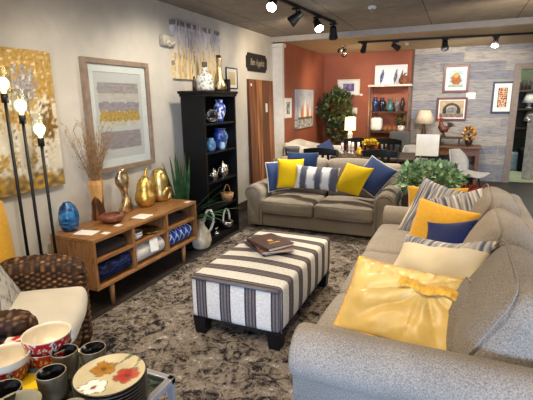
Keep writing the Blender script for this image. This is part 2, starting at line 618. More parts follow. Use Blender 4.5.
# ------------------------------------------------------------------ the setting
LW, OW, BY = -2.93, -2.76, 9.34
CZ, CZ2 = 2.62, 2.55
struct('floor', bx(-3.2, 5.0, -2.2, 9.42, -.12, 0), M_floor)
M_tile = tile_mat('pale back room tile', (196, 204, 176), (150, 150, 130), .45, .45)
struct('floor_2', bx(-.6, 5.0, 9.421, 13.5, -.12, 0), M_tile)
struct('wall_left', bx(LW - .2, LW, -2.2, 6.9, 0, CZ + .1), M_plaster)
struct('wall_alcove', bx(OW - .37, OW, 6.98, BY + .15, 0, CZ + .1), M_orange)
struct('trim_1', bx(LW - .2, OW + .004, 6.9, 6.98, 0, CZ2 - .03), M_white)
bm = bx(LW - .2, OW + .03, 6.86, 7.02, CZ2 - .09, CZ2 - .031, .012)
struct('trim_2', bm, M_white)
struct('wall_back', bx(OW, -.90, BY, BY + .15, 0, CZ + .1), M_orange)
M_plank = plank_mat()
bm = bx(-.90, .86, BY - .012, BY + .15, 0, CZ + .1)
addb(bm, .86, 2.0, BY - .012, BY + .15, 2.2, CZ + .1)
addb(bm, 2.0, 4.4, BY - .012, BY + .15, 0, CZ + .1)
struct('wall_right_back', bm, M_plank)
bm = bx(.86, .968, BY - .05, BY + .16, 0, 2.2)
addb(bm, 1.89, 2.0, BY - .05, BY + .16, 0, 2.2)
addb(bm, .968, 1.89, BY - .05, BY + .16, 2.1, 2.2)
struct('trim_3', bm, M_casing)
bm = bx(-.925, -.90, BY - .03, BY, 0, CZ2)
struct('trim_4', bm, plain('dark trim', (88, 74, 64), .6))
struct('wall_right', bx(4.2, 4.4, -2.2, BY + .15, 0, CZ + .1), M_plaster)
M_ceil = tile_mat('taupe ceiling panel', (158, 149, 136), (84, 78, 72), 1.05, 2.1, (.46, .9, 0), .006)
struct('ceiling', bx(-3.2, 4.4, -2.2, 6.86, CZ, CZ + .1), M_ceil)
struct('ceiling_2', bx(-3.2, 4.4, 6.96, BY + .15, CZ2, CZ + .1), M_tan)
struct('trim_5', bx(-3.2, 4.4, 6.86, 6.96, CZ2 - .012, CZ + .05), plain('ceiling fascia', (176, 168, 158), .6, var=.04))
struct('baseboard_left', bx(LW, LW + .015, -2.2, 6.9, 0, .1), plain('dark baseboard', (70, 58, 50), .6))
# back room behind the opening
M_green = plain('sage back room paint', (150, 160, 128), .8, var=.05)
struct('wall_room', bx(-.6, 4.4, 12.6, 12.75, 0, CZ + .1), M_green)
struct('wall_room_left', bx(-.75, -.6, 9.5, 12.75, 0, CZ + .1), M_green)
struct('wall_room_right', bx(4.2, 4.4, BY + .15, 12.75, 0, CZ + .1), M_green)
struct('ceiling_3', bx(-.75, 4.4, BY + .15, 12.75, CZ, CZ + .1), M_white)
# storefront frame behind the viewpoint
bm = bx(-3.2, 4.4, -2.3, -2.2, 0, .35)
addb(bm, -3.2, 4.4, -2.3, -2.2, 2.45, CZ + .1)
for x in (-3.1, -1.2, .7, 2.6, 4.3):
    addb(bm, x - .06, x + .06, -2.3, -2.2, .35, 2.45)
struct('window_1', bm, plain('storefront frame', (60, 58, 56), .5, .4))
# half door of the opening
d = thing('door_1', 'x', 'x')
for k in ('label', 'category'): del d[k]
d['kind'] = 'structure'
d.location = (1.88, 9.47, 0); d.rotation_euler = (0, 0, R(148))
bm = bx(0, .75, -.02, .02, .01, 1.24, .004)
addb(bm, -.01, .76, -.05, .05, 1.24, 1.27, .004)
obj('door_leaf', bm, plain('door grey paint', (142, 140, 134), .5), d)
bm = NB(); cyl(bm, (.7, .02, 1.16), (.7, .075, 1.16), .012); sphere(bm, (.7, .09, 1.16), (.028, .028, .028))
obj('door_handle', bm, M_chrome, d, smooth=True)

# ------------------------------------------------------------------ rugs
bm = NB(); softbox(bm, (-.69, 3.0, .008), (3.4, 4.6, .016), .007, 10)
tag(obj('area_rug', bm, rug_mat(), smooth=False), 'large grey and cream distressed rug under the ottoman and sofas', 'rug')
bm = NB(); softbox(bm, (1.5, 6.0, .006), (1.35, .9, .012), .005, 40, k=1)
o = tag(obj('floor_mat', bm, M_pw), 'brown patterned mat on the dark floor beyond the tweed sofa back', 'rug')
paint(o, lambda p: mixc((58, 46, 40), (120, 88, 66), 3 * fbm(p.x, p.y, 6, 2)))
bm = NB(); softbox(bm, (.2, 8.3, .006), (1.0, .9, .012), .005, 40, k=1)
o = tag(obj('floor_mat', bm, M_pw), 'red patterned mat on the floor before the wooden desk', 'rug')
paint(o, lambda p: mixc((120, 30, 22), (196, 84, 44), 3 * fbm(p.x, p.y, 7, 5)))

def wobj(name, bm, m, t, smooth=False, mats=None, par=None):
    """part whose shape is given in room coordinates, parented to the (unrotated) thing t (or to its part par)."""
    L = t.location
    bmesh.ops.translate(bm, verts=bm.verts[:], vec=-Vector(L))
    return obj(name, bm, m, par or t, smooth=smooth, mats=mats)

def arc(c, r, a0, a1, n):
    return [(c[0] + r * math.cos(R(a0 + (a1 - a0) * i / n)), c[1] + r * math.sin(R(a0 + (a1 - a0) * i / n))) for i in range(n + 1)]

# ------------------------------------------------------------------ tweed sofa (runs along Y at the right)
S = thing('sofa', 'long grey beige tweed sofa with rolled arms piled with cushions', 'sofa', (-.1, 2.9, 0))
bm = NB(); softbox(bm, (-.07, 2.94, .165), (1.02, 2.76, .21), .03, 10)
wobj('base', bm, M_sofa, S, True)
for i, (y0, y1) in enumerate(((1.70, 2.475), (2.48, 3.285), (3.29, 4.12))):
    bm = NB(); softbox(bm, (-.225, (y0 + y1) / 2, .345), (.79, y1 - y0, .17), .05, 10, (.02, 0, .035), .006, 4, i)
    c = wobj('seat_cushion', bm, M_sofa, S, True)
    pts = [(-.60, y0 + .02, .405), (-.612, (y0 + y1) / 2, .412), (-.60, y1 - .02, .405)]
    bm = NB(); tube(bm, pts, .005, 6); wobj('piping', bm, M_sofa, S, True, par=c)
bm = NB()
M_ = Matrix.Translation((.40, 2.9, .41)) @ Matrix.Rotation(R(12), 4, 'Y')
softbox(bm, (0, 0, 0), (.15, 2.62, .78), .07, 12, (.02, 0, .0), .008, 3, 3, M=M_)
wobj('back_frame', bm, M_sofa, S, True)
for i, (y0, y1) in enumerate(((1.70, 2.46), (2.47, 3.27), (3.28, 4.08))):
    bm = NB()
    M_ = Matrix.Translation((.262, (y0 + y1) / 2, .635)) @ Matrix.Rotation(R(28), 4, 'Y')
    softbox(bm, (0, 0, 0), (.25, y1 - y0, .46), .075, 12, (.05, .02, .03), .022, 3.2, 11 + i, M=M_)
    c = wobj('back_cushion', bm, M_sofa, S, True)
    for sx in (-.125, .10):
        loop = []
        for q in range(33):
            a = 2 * PI * q / 32
            u, v = math.cos(a), math.sin(a)
            k = 1 / max(abs(u), abs(v))
            k = min(k, 1.28)
            loop.append(M_ @ Vector((sx, u * k * ((y1 - y0) / 2 + .004) * .985, v * k * .24 * .97)))
        bm = NB(); tube(bm, loop, .0042, 6, False); wobj('piping', bm, M_sofa, S, True, par=c)
def roll_arm(y_in, y_out, zc, r, x0, x1, sgn):
    yc = (y_in + y_out) / 2
    prof = [(y_out - sgn * .0, .06), (y_out, zc - r * .75)] if False else None
    bm = NB()
    # sgn +1: outer side towards -y
    pts = [(yc - sgn * .06, .06), (yc - sgn * .065, zc - r * .85)]
    a = arc((yc, zc), r, 228 if sgn > 0 else -48, -20 if sgn > 0 else 200, 18)
    pts += a + [(yc + sgn * .105, zc - r * .55), (yc + sgn * .105, .06)]
    n = len(pts)
    xs = [x0, x0 + .012, x0 + .04] + [x0 + .04 + (x1 - x0 - .04) * i / 10 for i in range(1, 11)]
    rings = []
    for x in xs:
        s = .93 if x == x0 else (.98 if x < x0 + .03 else 1)
        ring = []
        for (yy, zz) in pts:
            dy, dz = (yy - yc) * s, (zz - zc) * s
            w = noise.noise(Vector((x * 3, yy * 4, zz * 4))) * .006
            ring.append(bm.verts.new((x, yc + dy * (1 + w), zc + dz * (1 + w))))
        rings.append(ring)
    for A, B in zip(rings[:-1], rings[1:]):
        for k in range(n):
            bm.faces.new((A[k], A[(k + 1) % n], B[(k + 1) % n], B[k]))
    bm.faces.new(rings[0]); bm.faces.new(rings[-1][::-1])
    return bm
wobj('arm', roll_arm(1.72, 1.48, .53, .118, -.575, .47, 1), M_sofa, S, True)
wobj('arm', roll_arm(4.12, 4.36, .455, .118, -.605, .47, -1), M_sofa, S, True)
for x in (-.5, .3):
    for y in (1.63, 4.24):
        bm = NB(); addb(bm, x - .04, x + .04, y - .04, y + .04, .016 if x < 0 else .016, .07); wobj('foot', bm, M_espresso, S)

# ------------------------------------------------------------------ taupe two-seat sofa
T = thing('sofa', 'taupe two-seat sofa with rolled arms behind the striped ottoman', 'sofa', (-1.46, 5.15, 0))
bm = NB(); softbox(bm, (-1.495, 5.2, .155), (1.72, .84, .22), .025, 10)
wobj('base', bm, M_love, T, True)
for i, (x0, x1) in enumerate(((-2.19, -1.50), (-1.495, -.80))):
    bm = NB(); softbox(bm, ((x0 + x1) / 2, 5.03, .315), (x1 - x0, .66, .17), .05, 10, (0, .02, .03), .006, 4, i + 20)
    c = wobj('seat_cushion', bm, M_love, T, True)
    for z in (.385, .25):
        bm = NB(); tube(bm, [(x0 + .02, 4.70, z), ((x0 + x1) / 2, 4.688, z), (x1 - .02, 4.70, z)], .005, 6); wobj('piping', bm, M_love, T, True, par=c)
    bm = NB()
    M_ = Matrix.Translation(((x0 + x1) / 2, 5.35, .62)) @ Matrix.Rotation(R(-10), 4, 'X')
    softbox(bm, (0, 0, 0), (x1 - x0, .2, .48), .07, 10, (0, .04, .02), .01, 3, i + 30, M=M_)
    wobj('back_cushion', bm, M_love, T, True)
bm = NB()
M_ = Matrix.Translation((-1.495, 5.53, .44)) @ Matrix.Rotation(R(-6), 4, 'X')
softbox(bm, (0, 0, 0), (1.78, .14, .74), .06, 10, nz=.005, M=M_)
wobj('back_frame', bm, M_love, T, True)
def love_arm(sgn):
    # rolled arm running along Y, roll flares outward
    xc = -1.495 + sgn * .80
    bm = NB()
    zc, r = .455, .122
    pts = [(xc + sgn * .095, .05), (xc + sgn * .10, zc - r * .85)]
    pts += arc((xc + sgn * .01, zc), r, -52 if sgn > 0 else 232, 205 if sgn > 0 else -25, 18)
    pts += [(xc - sgn * .11, zc - r * .6), (xc - sgn * .11, .05)]
    n = len(pts)
    ys = [4.745, 4.757, 4.785] + [4.785 + .8 * i / 8 for i in range(1, 9)]
    rings = []
    for y in ys:
        s = .92 if y == ys[0] else (.98 if y == ys[1] else 1)
        rings.append([bm.verts.new((xc + (x - xc) * s, y, zc + (z - zc) * s)) for x, z in pts])
    for A, B in zip(rings[:-1], rings[1:]):
        for k in range(n):
            bm.faces.new((A[k], A[(k + 1) % n], B[(k + 1) % n], B[k]))
    bm.faces.new(rings[0]); bm.faces.new(rings[-1][::-1])
    a = wobj('arm', bm, M_love, T, True)
    bm = NB()
    loop = [(xc + sgn * .055, 4.738, .1), (xc + sgn * .06, 4.738, zc - r * .8)] + [(x, 4.738, z) for x, z in arc((xc + sgn * .01, zc), r * .78, -50 if sgn > 0 else 230, 200 if sgn > 0 else -20, 16)] + [(xc - sgn * .075, 4.738, zc - r * .6), (xc - sgn * .075, 4.738, .1)]
    tube(bm, loop, .006, 6); wobj('piping', bm, M_love, T, True, par=a)
love_arm(-1); love_arm(1)
for x in (-2.28, -.71):
    for y in (4.82, 5.5):
        bm = NB(); lathe(bm, [(0, .016), (.022, .016), (.03, .03), (.036, .06), (.03, .075), (0, .075)], 14, (x, y, 0)); wobj('foot', bm, M_espresso, T, True)

# ------------------------------------------------------------------ striped ottoman
O = thing('ottoman', 'rectangular ottoman in grey and white stripes on black feet', 'ottoman', (-1.265, 2.86, 0))
bm = NB(); softbox(bm, (-1.265, 2.86, .297), (.665, 1.17, .31), .03, 14, (.008, .008, .022))
body = None
bmesh.ops.recalc_face_normals(bm, faces=bm.faces[:])
uvl = bm.loops.layers.uv.new('UVMap')
for f in bm.faces:
    nrm = f.normal
    front = abs(nrm.y) > max(abs(nrm.x), abs(nrm.z)) + .05
    for l in f.loops:
        p = l.vert.co
        if front:
            l[uvl].uv = (p.x - (-1.5975) + .022, p.z)
        else:
            l[uvl].uv = (p.y - 2.275 + .105, p.x)
def tick(a, b):
    st = []
    w = b - a
    for i in range(7):
        st.append((a + w * i / 7, [(66, 62, 66), (122, 110, 108), (84, 80, 86), (128, 116, 112), (76, 72, 78), (118, 108, 104), (64, 60, 64)][i]))
    return st
M_ott = stripes_uv('ticking stripe cotton', [(0, (226, 220, 208))] + tick(.37, .82) + [(.82, (226, 220, 208))], .9, .185)
wobj('body', bm, M_ott, O, True)
bm = NB()
tube(bm, [(-1.585, 2.272, .437), (-1.265, 2.262, .445), (-.945, 2.272, .437)], .009, 6)
tube(bm, [(-.93, 2.29, .43), (-.93, 2.29, .15)], .006, 6)
wobj('welt', bm, plain('grey welt cotton', (96, 92, 94), .9), O, True)
for sx in (-1.545, -.985):
    for sy in (2.33, 3.38):
        bm = NB(); box(bm, (sx, sy, .08), (.1, .1, .128), .006)
        for v in bm.verts:
            if v.co.z < .08:
                v.co.x = sx + (v.co.x - sx) * .8; v.co.y = sy + (v.co.y - sy) * .8
        wobj('foot', bm, M_black, O)

def book(label, c, w, d, h, rz, cover, group='books on the ottoman', emblem=None):
    t = thing('book', label, 'book', c, rz, group)
    bm = NB()
    addb(bm, -w / 2, w / 2, -d / 2, d / 2, 0, .004)
    addb(bm, -w / 2, w / 2, -d / 2, d / 2, h - .004, h)
    addb(bm, -w / 2, -w / 2 + .005, -d / 2, d / 2, .004, h - .004)
    obj('cover', bm, cover, t)
    obj('pages', bx(-w / 2 + .006, w / 2 - .006, -d / 2 + .006, d / 2 - .006, .0041, h - .0041), M_pages, t)
    if emblem:
        bm = NB(); addb(bm, -.02, .02, -.02, .02, h, h + .0008); addb(bm, -.05, .05, -.062, -.052, h, h + .0008)
        obj('emblem', bm, emblem, t)
    return t
M_bk1 = plain('slate book cloth', (52, 50, 60), .5, var=.2)
M_bk2 = plain('mottled brown book jacket', (104, 72, 54), .4, var=.45, vs=16)
M_bk3 = plain('dark brown book jacket', (60, 34, 26), .35, var=.3, vs=12)
book('slate grey coffee table book, lowest of the pile on the ottoman', (-1.30, 2.93, .4735), .25, .34, .024, R(52), M_bk1)
book('mottled brown book in the middle of the pile on the ottoman', (-1.255, 2.90, .4980), .25, .33, .022, R(40), M_bk2)
book('dark brown book with a small gold emblem topping the ottoman pile', (-1.265, 2.89, .5205), .24, .31, .026, R(58), M_bk3, emblem=plain('gold stamping', (216, 160, 80), .4))

# ------------------------------------------------------------------ cushions
def pillow(label, c, w, h, t, az, tilt, roll, m, group=None, seed=0, piping=None, fn=None, pinch=.07, n=16, flop=0.0, nzz=.012, creases=0.0, name='throw_pillow', cat='pillow', shear=0.0):
    bm = pillow_bm(w, h, t, n, pinch, nzz, 5.0, seed, flop, creases, shear)
    if piping:
        th = thing(name, label, cat, (0, 0, 0), 0, group)
        o = obj('cover', bm, m, th, smooth=True)
        b2 = NB(); tube(b2, pillow_edge(w, h, pinch, 16, nzz, 5.0, seed, flop, shear), .0075, 6, False)
        obj('piping', b2, piping, th, smooth=True)
    else:
        th = o = tag(obj(name, bm, m, smooth=True), label, cat, group)
    if fn: paint(o, fn)
    pose(th, c, az, tilt, roll)
    return th
GP = 'pillows on the taupe sofa'
pillow('denim blue pillow with white piping against the taupe arm beside the bookcase side', (-2.085, 5.03, .655), .30, .38, .12, 50, 8, 3, M_blue, GP, 1, M_whitep)
pillow('bright yellow square pillow beside the white and grey striped lumbar pillow', (-1.885, 4.97, .705), .34, .38, .12, 12, 14, .6, M_yellow, GP, 2)
pillow('deep blue velvet pillow tucked behind the yellow pillow and striped lumbar pillow', (-1.80, 5.16, .78), .42, .36, .1, 4, 12, 0, M_navy2, GP, 3)
def lumb(p):
    k = ((p.x + .30) / .6) * 6.4
    i = int(k); f = k - i
    return (232, 228, 220) if i % 2 == 0 else ((92, 92, 102) if .06 < f < .94 else (150, 150, 156))
pillow('oblong white and grey striped lumbar pillow at the middle of the taupe sofa', (-1.52, 4.91, .68), .56, .29, .13, -.5, 18, -1, M_pw, GP, 4, fn=lumb, n=36)
pillow('bright yellow pillow tipped on its corner before a blue piped pillow', (-1.083, 4.91, .69), .335, .365, .12, -7.5, 23, -8, M_yellow, GP, 5, shear=.234)
pillow('denim blue pillow with white piping tipped behind the tilted yellow one', (-.87, 5.04, .715), .38, .40, .12, -14.5, 15.8, -24, M_blue, GP, 6, M_whitep, shear=.185)
GS = 'pillows on the tweed sofa'
def strands(p):
    w_ = .5 * noise.noise(Vector((p.x * 4, p.y * 6, 0)))
    k = noise.noise(Vector((p.x * 55 + 2 * w_, p.y * 3, 3)))
    k2 = noise.noise(Vector((p.x * 85 + 2 * w_, p.y * 5, 8)))
    c = mixc((112, 114, 126), (206, 198, 184), .5 + 1.6 * k)
    c = mixc(c, (66, 76, 104), max(0, k2 - .1) * 2.6)
    return mixc(c, (228, 222, 208), max(0, -k2 - .15) * 2.5)
pillow('marigold pillow at the far arm peeking out behind two grey striped pillows', (-.13, 4.09, .62), .52, .40, .1, -4, 6, 2, M_mustard, GS, 7)
pillow('grey and cream woven stripe pillow standing at the far arm of the tweed sofa', (-.165, 3.87, .64), .40, .53, .13, -21, 24, -13, M_pw, GS, 8, fn=strands, n=72)
pillow('grey and cream woven stripe pillow wedged behind the big marigold pillow', (.052, 3.61, .685), .45, .38, .13, 0, 26, 17, M_pw, GS, 9, fn=strands, n=72)
pillow('large marigold velvet pillow behind the navy velvet one', (-.07, 3.30, .625), .50, .44, .14, -30, 20, -4, M_mustard, GS, 10)
pillow('navy velvet pillow slumped in front of the large marigold pillow', (-.005, 3.13, .655), .41, .25, .10, -42, 37, 18, M_navy, GS, 11, pinch=.12, flop=.02)
def creamp(p):
    if p.y < .075 + .01 * noise.noise(Vector((p.x * 9, 0, 0))): return (226, 212, 180)
    return strands(Vector((p.x, p.y, 0)))
pillow('cream pillow with a grey striped top edge lying beside the gold satin one', (-.055, 2.66, .635), .74, .30, .17, -52, 36, 15, M_pw, GS, 12, fn=creamp, n=72, flop=.03, nzz=.03, shear=.2, pinch=.10)
pillow('grey tweed pillow wedged between the gold satin pillow and the back cushion', (.10, 2.02, .57), .38, .34, .10, -62, 30, -6, M_sofa, GS, 13)
g = thing('throw_pillow', 'shiny gold satin pillow with gathered band lying against the near sofa arm', 'pillow', (0, 0, 0), 0, GS)
bm = pillow_bm(.60, .43, .15, 56, .05, .022, 5.0, 14, .03, .0)
for v_ in bm.verts:
    x_, y_ = v_.co.x, v_.co.y
    u_, w_ = x_ / .30, y_ / .215
    k_ = max(0, (1 - u_ * u_) * (1 - w_ * w_)) ** .3
    if v_.co.z > 0:
        a_ = math.atan2(y_ - .10, x_ - .09)
        d_ = math.hypot(y_ - .10, x_ - .09)
        f_ = abs(math.sin(a_ * 5.5 + 2.2 * noise.noise(Vector((x_ * 5, y_ * 5, 1))))) ** .55
        v_.co.z += k_ * (.04 * (f_ - .6) * min(1, d_ / .10) * max(.25, 1 - d_ / .45) + .012 * noise.noise(Vector((x_ * 14, y_ * 14, 4))))
        if y_ > .12: v_.co.z += k_ * .008 * math.sin(x_ * 95)
obj('cover', bm, M_satin, g, smooth=True)
b2 = NB(); tube(b2, pillow_edge(.60, .43, .05, 24, .022, 5.0, 14, .03), .010, 8, False)
obj('flange', b2, M_satin_band, g, smooth=True)
def satin_z(x, y):
    u, v = x / .30, y / .215
    return .075 * max(0, (1 - u * u) * (1 - v * v)) ** .42
bm = NB()
V = {}
for i in range(41):
    for j in range(7):
        x = -.03 + .29 * i / 40; y = .09 + .055 * (j / 6 - .5) + .012 * math.sin(i * .25)
        z = satin_z(x, y) + .012 + .004 * math.sin(i * 1.7) + .006 * (1 - (j / 3 - 1) ** 2) + .012 * noise.noise(Vector((x * 5, y * 5, 2)))
        V[i, j] = bm.verts.new((x, y, z))
for i in range(40):
    for j in range(6):
        bm.faces.new((V[i, j], V[i + 1, j], V[i + 1, j + 1], V[i, j + 1]))
obj('gathered_band', bm, M_satin_band, g, smooth=True)
pose(g, (-.192, 2.11, .573), -7, 50, -3)

# ------------------------------------------------------------------ media console and what stands in it
K = thing('media_console', 'low acacia console with six open cubbies against the plaster wall', 'console', (-2.665, 2.94, 0))
X0, X1, Y0, Y1 = -2.87, -2.42, 2.24, 3.635
bm = NB(); addb(bm, X0, X1, Y0, Y1, .575, .605, .004); wobj('top', bm, M_acacia, K)
bm = NB(); addb(bm, X0, X1 - .002, Y0, Y1, .195, .22, .003); wobj('bottom_board', bm, M_acacia, K)
for y in (Y0, Y1 - .025):
    bm = NB(); addb(bm, X0, X1 - .002, y, y + .025, .2201, .5749); wobj('side_panel', bm, M_acacia_end, K)
bm = NB(); addb(bm, X0 + .012, X1 - .004, Y0 + .0251, Y1 - .0251, .415, .435); wobj('shelf', bm, M_acacia, K)
for y in (2.685, 3.145):
    bm = NB(); addb(bm, X0 + .012, X1 - .004, y - .012, y + .012, .2201, .4149); addb(bm, X0 + .012, X1 - .004, y - .012, y + .012, .4351, .5749); wobj('divider', bm, M_acacia_end, K)
bm = NB(); addb(bm, X0, X0 + .011, Y0 + .0251, Y1 - .0251, .2201, .5749); wobj('back_panel', bm, M_acacia, K)
for x in (-2.81, -2.46):
    for y in (2.42, 3.42):
        bm = NB(); cyl(bm, (x, y, .002 if x < -2.5 else .002), (x, y, .195), .016, .024, 14); wobj('leg', bm, M_acacia_end, K, True)

def roll(name, label, cat, c, r, ln, m, fn=None, flat=1.0, grp=None):
    """bundle lying along Y with a spiral end."""
    bm = NB()
    n = 84
    rings = []
    for i in range(81):
        y = -ln / 2 + ln * i / 80
        e = min(1, (ln / 2 - abs(y)) / .03)
        e = .86 + .14 * e
        rings.append([bm.verts.new((r * e * math.cos(2 * PI * k / n) * (1 + .03 * math.sin(k * 3 + i)), y, r * flat * e * (1 + math.sin(2 * PI * k / n)) )) for k in range(n)])
    for A, B in zip(rings[:-1], rings[1:]):
        for k in range(n): bm.faces.new((A[k], A[(k + 1) % n], B[(k + 1) % n], B[k]))
    bm.faces.new(rings[0]); bm.faces.new(rings[-1][::-1])
    o = tag(obj(name, bm, m, smooth=True), label, cat, grp)
    o.location = c
    if fn: paint(o, fn)
    return o
roll('throw_blanket', 'navy knit throw rolled up in the lower cubby nearest the wicker chair', 'blanket', (-2.545, 2.475, .2225), .115, .38, M_pw, lambda p: mixc((6, 9, 30), (34, 46, 100), .5 + .6 * math.sin(p.z * 150 + 5 * noise.noise(p * 20)) + .4 * noise.noise(p * 40)), .78)
o = roll('throw_blanket', 'white knit throw rolled up in the middle lower cubby of the console', 'blanket', (-2.545, 2.915, .2225), .112, .40, M_whitethrow, None, .80)
roll('throw_pillow', 'blue and pale blue lattice bolster in the lower cubby nearest the plant', 'pillow', (-2.545, 3.375, .2225), .112, .40, M_pw,
     lambda p: (176, 196, 226) if abs(math.sin(p.y * 38 + p.z * 26)) < .22 or abs(math.sin(p.y * 38 - p.z * 26)) < .22 else (32, 58, 140), .80)
bm = NB(); box(bm, (0, 0, 0), (.002, .11, .13))
o = tag(obj('price_tag', bm, M_paper), 'white hang tag on the rolled white knit throw in the console', 'tag'); o.location = (-2.424, 2.93, .36); o.rotation_euler = (R(-4), R(-10), 0)
bm = NB(); softbox(bm, (-2.60, 2.46, .476), (.28, .34, .08), .03, 8, nz=.01)
tag(obj('folded_placemat', bm, M_darkcl, smooth=True), 'dark folded woven placemats in the upper cubby nearest the wicker chair', 'placemat')
bm = NB(); softbox(bm, (-2.62, 3.38, .465), (.26, .3, .055), .02, 8, nz=.006)
tag(obj('folded_placemat', bm, M_darkcl, smooth=True), 'dark brown folded mats in the upper cubby nearest the plant', 'placemat')
def bowl_prof(r, h, t=.005, foot=.45):
    p = [(0, 0), (r * foot, 0), (r * foot, .006)]
    for i in range(1, 9):
        a = i / 8
        p.append((r * (foot + (1 - foot) * math.sin(a * PI / 2)), .006 + (h - .006) * (1 - math.cos(a * PI / 2)) ** .9))
    q = [(max(0, r_ - t), z + t) for r_, z in p[3:][::-1]]
    q[0] = (r - t * .8, h + .0005)
    return p + q + [(r * foot * .6, .012), (0, .011)]
for i, s in enumerate(('lower', 'upper')):
    bm = NB(); lathe(bm, bowl_prof(.075, .045), 24)
    o = tag(obj('bowl', bm, M_white_cer, smooth=True), s + ' white bowl stacked in the middle upper cubby of the console', 'bowl', 'white bowls in the console'); o.location = (-2.52, 2.79, .436 + i * .024)
bm = NB(); lathe(bm, [(0, 0), (.05, 0), (.08, .012), (.095, .018), (.093, .021), (.05, .008), (0, .007)], 24)
o = tag(obj('plate', bm, M_bronze, smooth=True), 'small brown plate beside the white bowls in the console', 'plate'); o.location = (-2.53, 3.00, .436)
# on the console
bm = NB()
pr = [(0, 0), (.05, 0), (.066, .02), (.078, .06), (.082, .10), (.076, .15), (.060, .19), (.036, .214), (.030, .222), (.026, .222), (.026, .2), (0, .19)]
lathe(bm, dense(pr), 48, fn=lambda a, z: 1 + .02 * math.sin(3 * a + z * 40))
o = tag(obj('glass_vase', bm, M_pg, smooth=True), 'squat blue art glass vase on the acacia console', 'vase'); o.location = (-2.79, 2.37, .606); o.scale = (.95, .95, 1.05)
paint(o, lambda p: mixc((10, 44, 96), (64, 150, 200), .42 + .9 * math.sin(p.z * 90 + 6 * noise.noise(p * 14)) * noise.noise(p * 12 + Vector((3, 1, 2))) * 2))
bm = NB(); lathe(bm, [(0, 0), (.045, 0), (.085, .02), (.102, .045), (.094, .064), (.07, .07), (.068, .062), (.08, .045), (0, .03)], 28)
o = tag(obj('bowl', bm, wood('turned wood bowl', [(70, 34, 20), (136, 78, 50), (96, 52, 34)], (1, 1, 6), .4), smooth=True), 'low brown turned wooden bowl on the console top', 'bowl'); o.location = (-2.645, 2.685, .606); o.scale = (1, 1.05, 1.1)
# wooden vase with twigs
v = thing('vase', 'two-tone carved wooden vase holding dry branches on the console', 'vase', (-2.83, 2.72, .606))
bm = NB()
lathe(bm, [(0, 0), (.055, 0), (.058, .02), (.048, .10), (.050, .18), (.058, .27), (.052, .30), (.040, .30), (.04, .2), (0, .18)], 6)
bmesh.ops.subdivide_edges(bm, edges=bm.edges[:], cuts=9, use_grid_fill=True)
bmesh.ops.scale(bm, vec=(1.1, 1.1, 1.16), verts=bm.verts[:])
o = obj('body', bm, M_pa, v)
def wv(p):
    a = math.atan2(p.y, p.x)
    zz = p.z - .06 * abs(math.sin(1.5 * a))
    g = noise.noise(Vector((p.x * 30, p.y * 30, p.z * 5)))
    return mixc((216, 168, 104), (190, 138, 78), .5 + g) if zz > .15 else mixc((70, 40, 20), (136, 84, 42), .5 + 1.6 * g)
paint(o, wv)
tw = thing('dried_branches', 'bundle of thin dry branches standing in the carved wooden vase', 'dried plant', (-2.83, 2.72, .606 + .22))
bm = NB()
r2 = random.Random(5)
for i in range(44):
    a = r2.uniform(0, 2 * PI); sp = r2.uniform(.02, .24)
    L = r2.uniform(.26, .50)
    p = [Vector((.02 * math.cos(a), .02 * math.sin(a), 0)), Vector((.03 * math.cos(a), .03 * math.sin(a), .11))]
    dx = max(-.09, sp * math.cos(a) * .5 + .03); dy = sp * math.sin(a)
    for k in range(1, 5):
        f = k / 4
        p.append(Vector((dx * f + .02 * math.cos(a) + r2.uniform(-.01, .01), dy * f + .02 * math.sin(a) + r2.uniform(-.012, .012), .11 + L * f)))
    tube(bm, p, [.0025, .0025, .002, .0018, .0015, .001], 5)
    for k in range(2, 6):
        for q in range(2):
            b = p[k]; d = Vector((r2.uniform(-.03, .04), r2.uniform(-.05, .05), r2.uniform(.02, .06)))
            tube(bm, [b, b + d * .6, b + d], [.0013, .001, .0008], 4)
            sphere(bm, b + d, (.0035, .0035, .0035), 5, 4)
obj('stems', bm, M_twig, tw, smooth=True)
# metallic sculptures
def blob_sculpt(name, label, loc, segs, m, rz=0, grp=None):
    t = thing(name, label, 'sculpture', loc, rz, grp)
    for nm, pts, rr in segs:
        bm = NB()
        P = []; Rr = []
        n = 20
        for i in range(n + 1):
            f = i / n * (len(pts) - 1); k = min(int(f), len(pts) - 2); u = f - k
            g = lambda A: [A[max(0, k - 1)], A[k], A[k + 1], A[min(len(A) - 1, k + 2)]]
            def cr(a, b, c, d): return .5 * ((2 * b) + (c - a) * u + (2 * a - 5 * b + 4 * c - d) * u * u + (3 * b - a - 3 * c + d) * u ** 3)
            q = g([Vector(x) for x in pts]); P.append(cr(*q)); Rr.append(max(.002, cr(*g(rr))))
        tube(bm, P, Rr, 18)
        obj(nm, bm, m, t, smooth=True)
    return t
M_goldc = plain('bright gold leaf', (248, 188, 104), .36, 1.0, var=.2, vs=22, bump=.1, bs=30)
# twisted standing abstract figure (ribbon twisted column)
t = thing('abstract_sculpture', 'slim twisted champagne gold sculpture on the console by the wooden vase', 'sculpture', (-2.80, 3.02, .606), 0, 'metallic sculptures on the console')
bm = NB()
rings = []
for i in range(41):
    z = .425 * i / 40; f = i / 40
    wd = .066 * (1 - .35 * f) * (1 + .32 * math.sin(f * 3 * PI + .9)) if f < .86 else .056 * max(.12, math.sin((1 - f) / .14 * PI * .62))
    tw_ = f * 3.6
    rings.append([bm.verts.new((wd * .62 * math.cos(2 * PI * k / 14) * math.cos(tw_) - wd * math.sin(2 * PI * k / 14) * math.sin(tw_), wd * .62 * math.cos(2 * PI * k / 14) * math.sin(tw_) + wd * math.sin(2 * PI * k / 14) * math.cos(tw_) + .014 * math.sin(f * 7), z)) for k in range(14)])
for A, B in zip(rings[:-1], rings[1:]):
    for k in range(14): bm.faces.new((A[k], A[(k + 1) % 14], B[(k + 1) % 14], B[k]))
